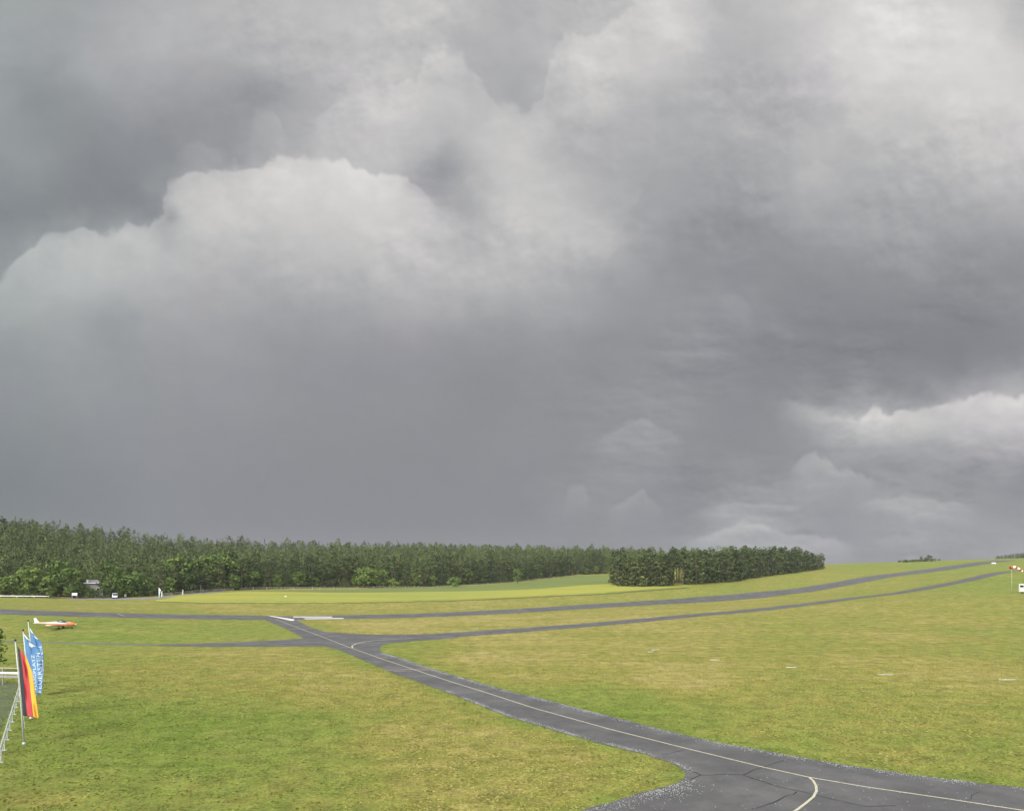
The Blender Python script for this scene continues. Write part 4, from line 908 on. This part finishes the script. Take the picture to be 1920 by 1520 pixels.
PF = [at(x, y) for x, y in ((450,1106.2),(475,1105.6),(500,1105),(527,1104.8),(550,1104.7),(586,1104.4),(600,1104.4),(625,1104.2),(645,1104),(670,1103.8),(700,1103.4),(730,1103.2),(760,1102.8),(790,1102.4),(820,1101.2),(845,1100.2),(868,1099.2),(890,1098),(915,1096),(940,1093.6),(965,1091),(990,1088.6),(1010,1086.6),(1038,1083.6),(1060,1081.4),(1086,1079))]
fence_line('field_fence', PF, 1.25, [(1.1,.045),(.6,.045)], 'long thin fence of pale posts following the forest edge above the green field', 'fence', .09, WOOD, True)
BOARDW = mottled('weathered_white_board', (.40,.40,.31), (.29,.29,.21), 4, .7)
def flat_marker(px, py, L_, W_, label, yaw=0):
    f = at(px, py); r = empty('ground_marker', f, yaw, label, 'marker')
    MB().loft([[(x,-W_/2,.02),(x,W_/2,.02),(x,.03,.09),(x,-.03,.09)] for x in (-L_/2, L_/2)]).build('panel', BOARDW, r)
    for s_ in (-1, 1): MB().box((s_*L_*.35,0,.01), (.06,W_+.1,.05), 0, .005).build('batten', GREY, r)
for px, py, L_, lb, yw in ((1228,1218,1.5,'slanting white marker board farthest left among the marker boards on the right lawn',.45),(1220,1222,1.0,'short white marker board lying close beside the slanting one',0),(1340,1237.3,1.4,'thin white marker board alone left of the middle of the right lawn',0),(1483,1251,1.4,'white marker board near the middle of the right lawn',-.1),(1660,1265,1.9,'bright white marker board on the right lawn, the second from the right edge',-.1),(1888,1274.3,2.1,'long bright white marker board nearest the right edge of the lawn',0)):
    flat_marker(px, py, L_*.9, .22, lb, yw)
f = at(1863, 1056.5); r = empty('marker_box', f, 0, 'small white marker box far up the runway near the skyline', 'marker'); MB().loft([[(x,-.6,.1),(x,.6,.1),(x,.4,.85),(x,-.4,.85)] for x in (-1.3,1.3)]).build('shell', WHITE, r); MB().box((0,0,.04), (2.3,1.0,.12), 0, .02).build('skid', GREY, r)
f = at(536, 1121); r = empty('field_marker', f, 0, 'tiny white and orange marker standing in the yellow crop', 'marker'); MB().tube([(0,0,0),(0,0,.8)], .05, 8).build('stake', GREY, r); MB().loft([[(x,-.2,.6),(x,.2,.6),(x,.05,.9),(x,-.05,.9)] for x in (-.42,.2)]).build('panel', FUS, r); MB().box((.5,0,.7), (.4,.2,.25), 0, .03).build('end_piece', ORANGE, r)
# small building glimpsed between the trees on the left
c = at(176, 1120.5); Yh = c.y+9; p = Vector(((176-CX)/F*Yh, Yh, 0)); p.z = gz(p.x, p.y); r = empty('clubhouse', p, math.atan2(-p.x, p.y)*.5, 'low grey building with a white gutter half hidden in trees above the notice board', 'building')
zt = H-(1091-HY)/F*Yh-p.z
MB().box((0,3,zt/2-.4), (6.4,6,zt-.4), 0, .03).build('wall', GREY, r); rf = MB().loft([[(x,-.5,zt-.55),(x,6.5,zt-.55),(x,3,zt+.9)] for x in (-3.5,3.5)]).build('roof', mottled('grey_roof', (.20,.20,.20), (.14,.14,.14), 2), r)
MB().box((0,-.56,zt-.35), (7,.12,.32), 0, .02).build('gutter', WHITE, rf); MB().tube([(-2.4,.6,zt-.5),(-2.4,.6,zt+1.0)], .35, 10).build('chimney', WHITE, rf)
for x in (-1.6, 1.6): w_ = MB().box((x,-.02,zt*.5), (1.3,.08,1.2), 0, .01).build('window', WHITE, r); MB().box((x,-.07,zt*.5), (1.1,.03,1.0)).build('pane', GLASS, w_)
hz = MB().box((200,340,25), (1900,1500,80)).build('haze', None); hm = bpy.data.materials.new('haze_air'); hm.use_nodes = True; hn = hm.node_tree; hn.nodes.clear()
ho = hn.nodes.new('ShaderNodeOutputMaterial'); hv = hn.nodes.new('ShaderNodeVolumePrincipled'); hv.inputs['Color'].default_value = (.85,.87,.9,1); hv.inputs['Density'].default_value = .00008
hn.links.new(hv.outputs[0], ho.inputs['Volume']); hz.data.materials.append(hm); tag(hz, 'thin pale air over the whole airfield', 'haze', kind='stuff')
print('TREES', NT_[0], 'OBJ', len(bpy.data.objects))
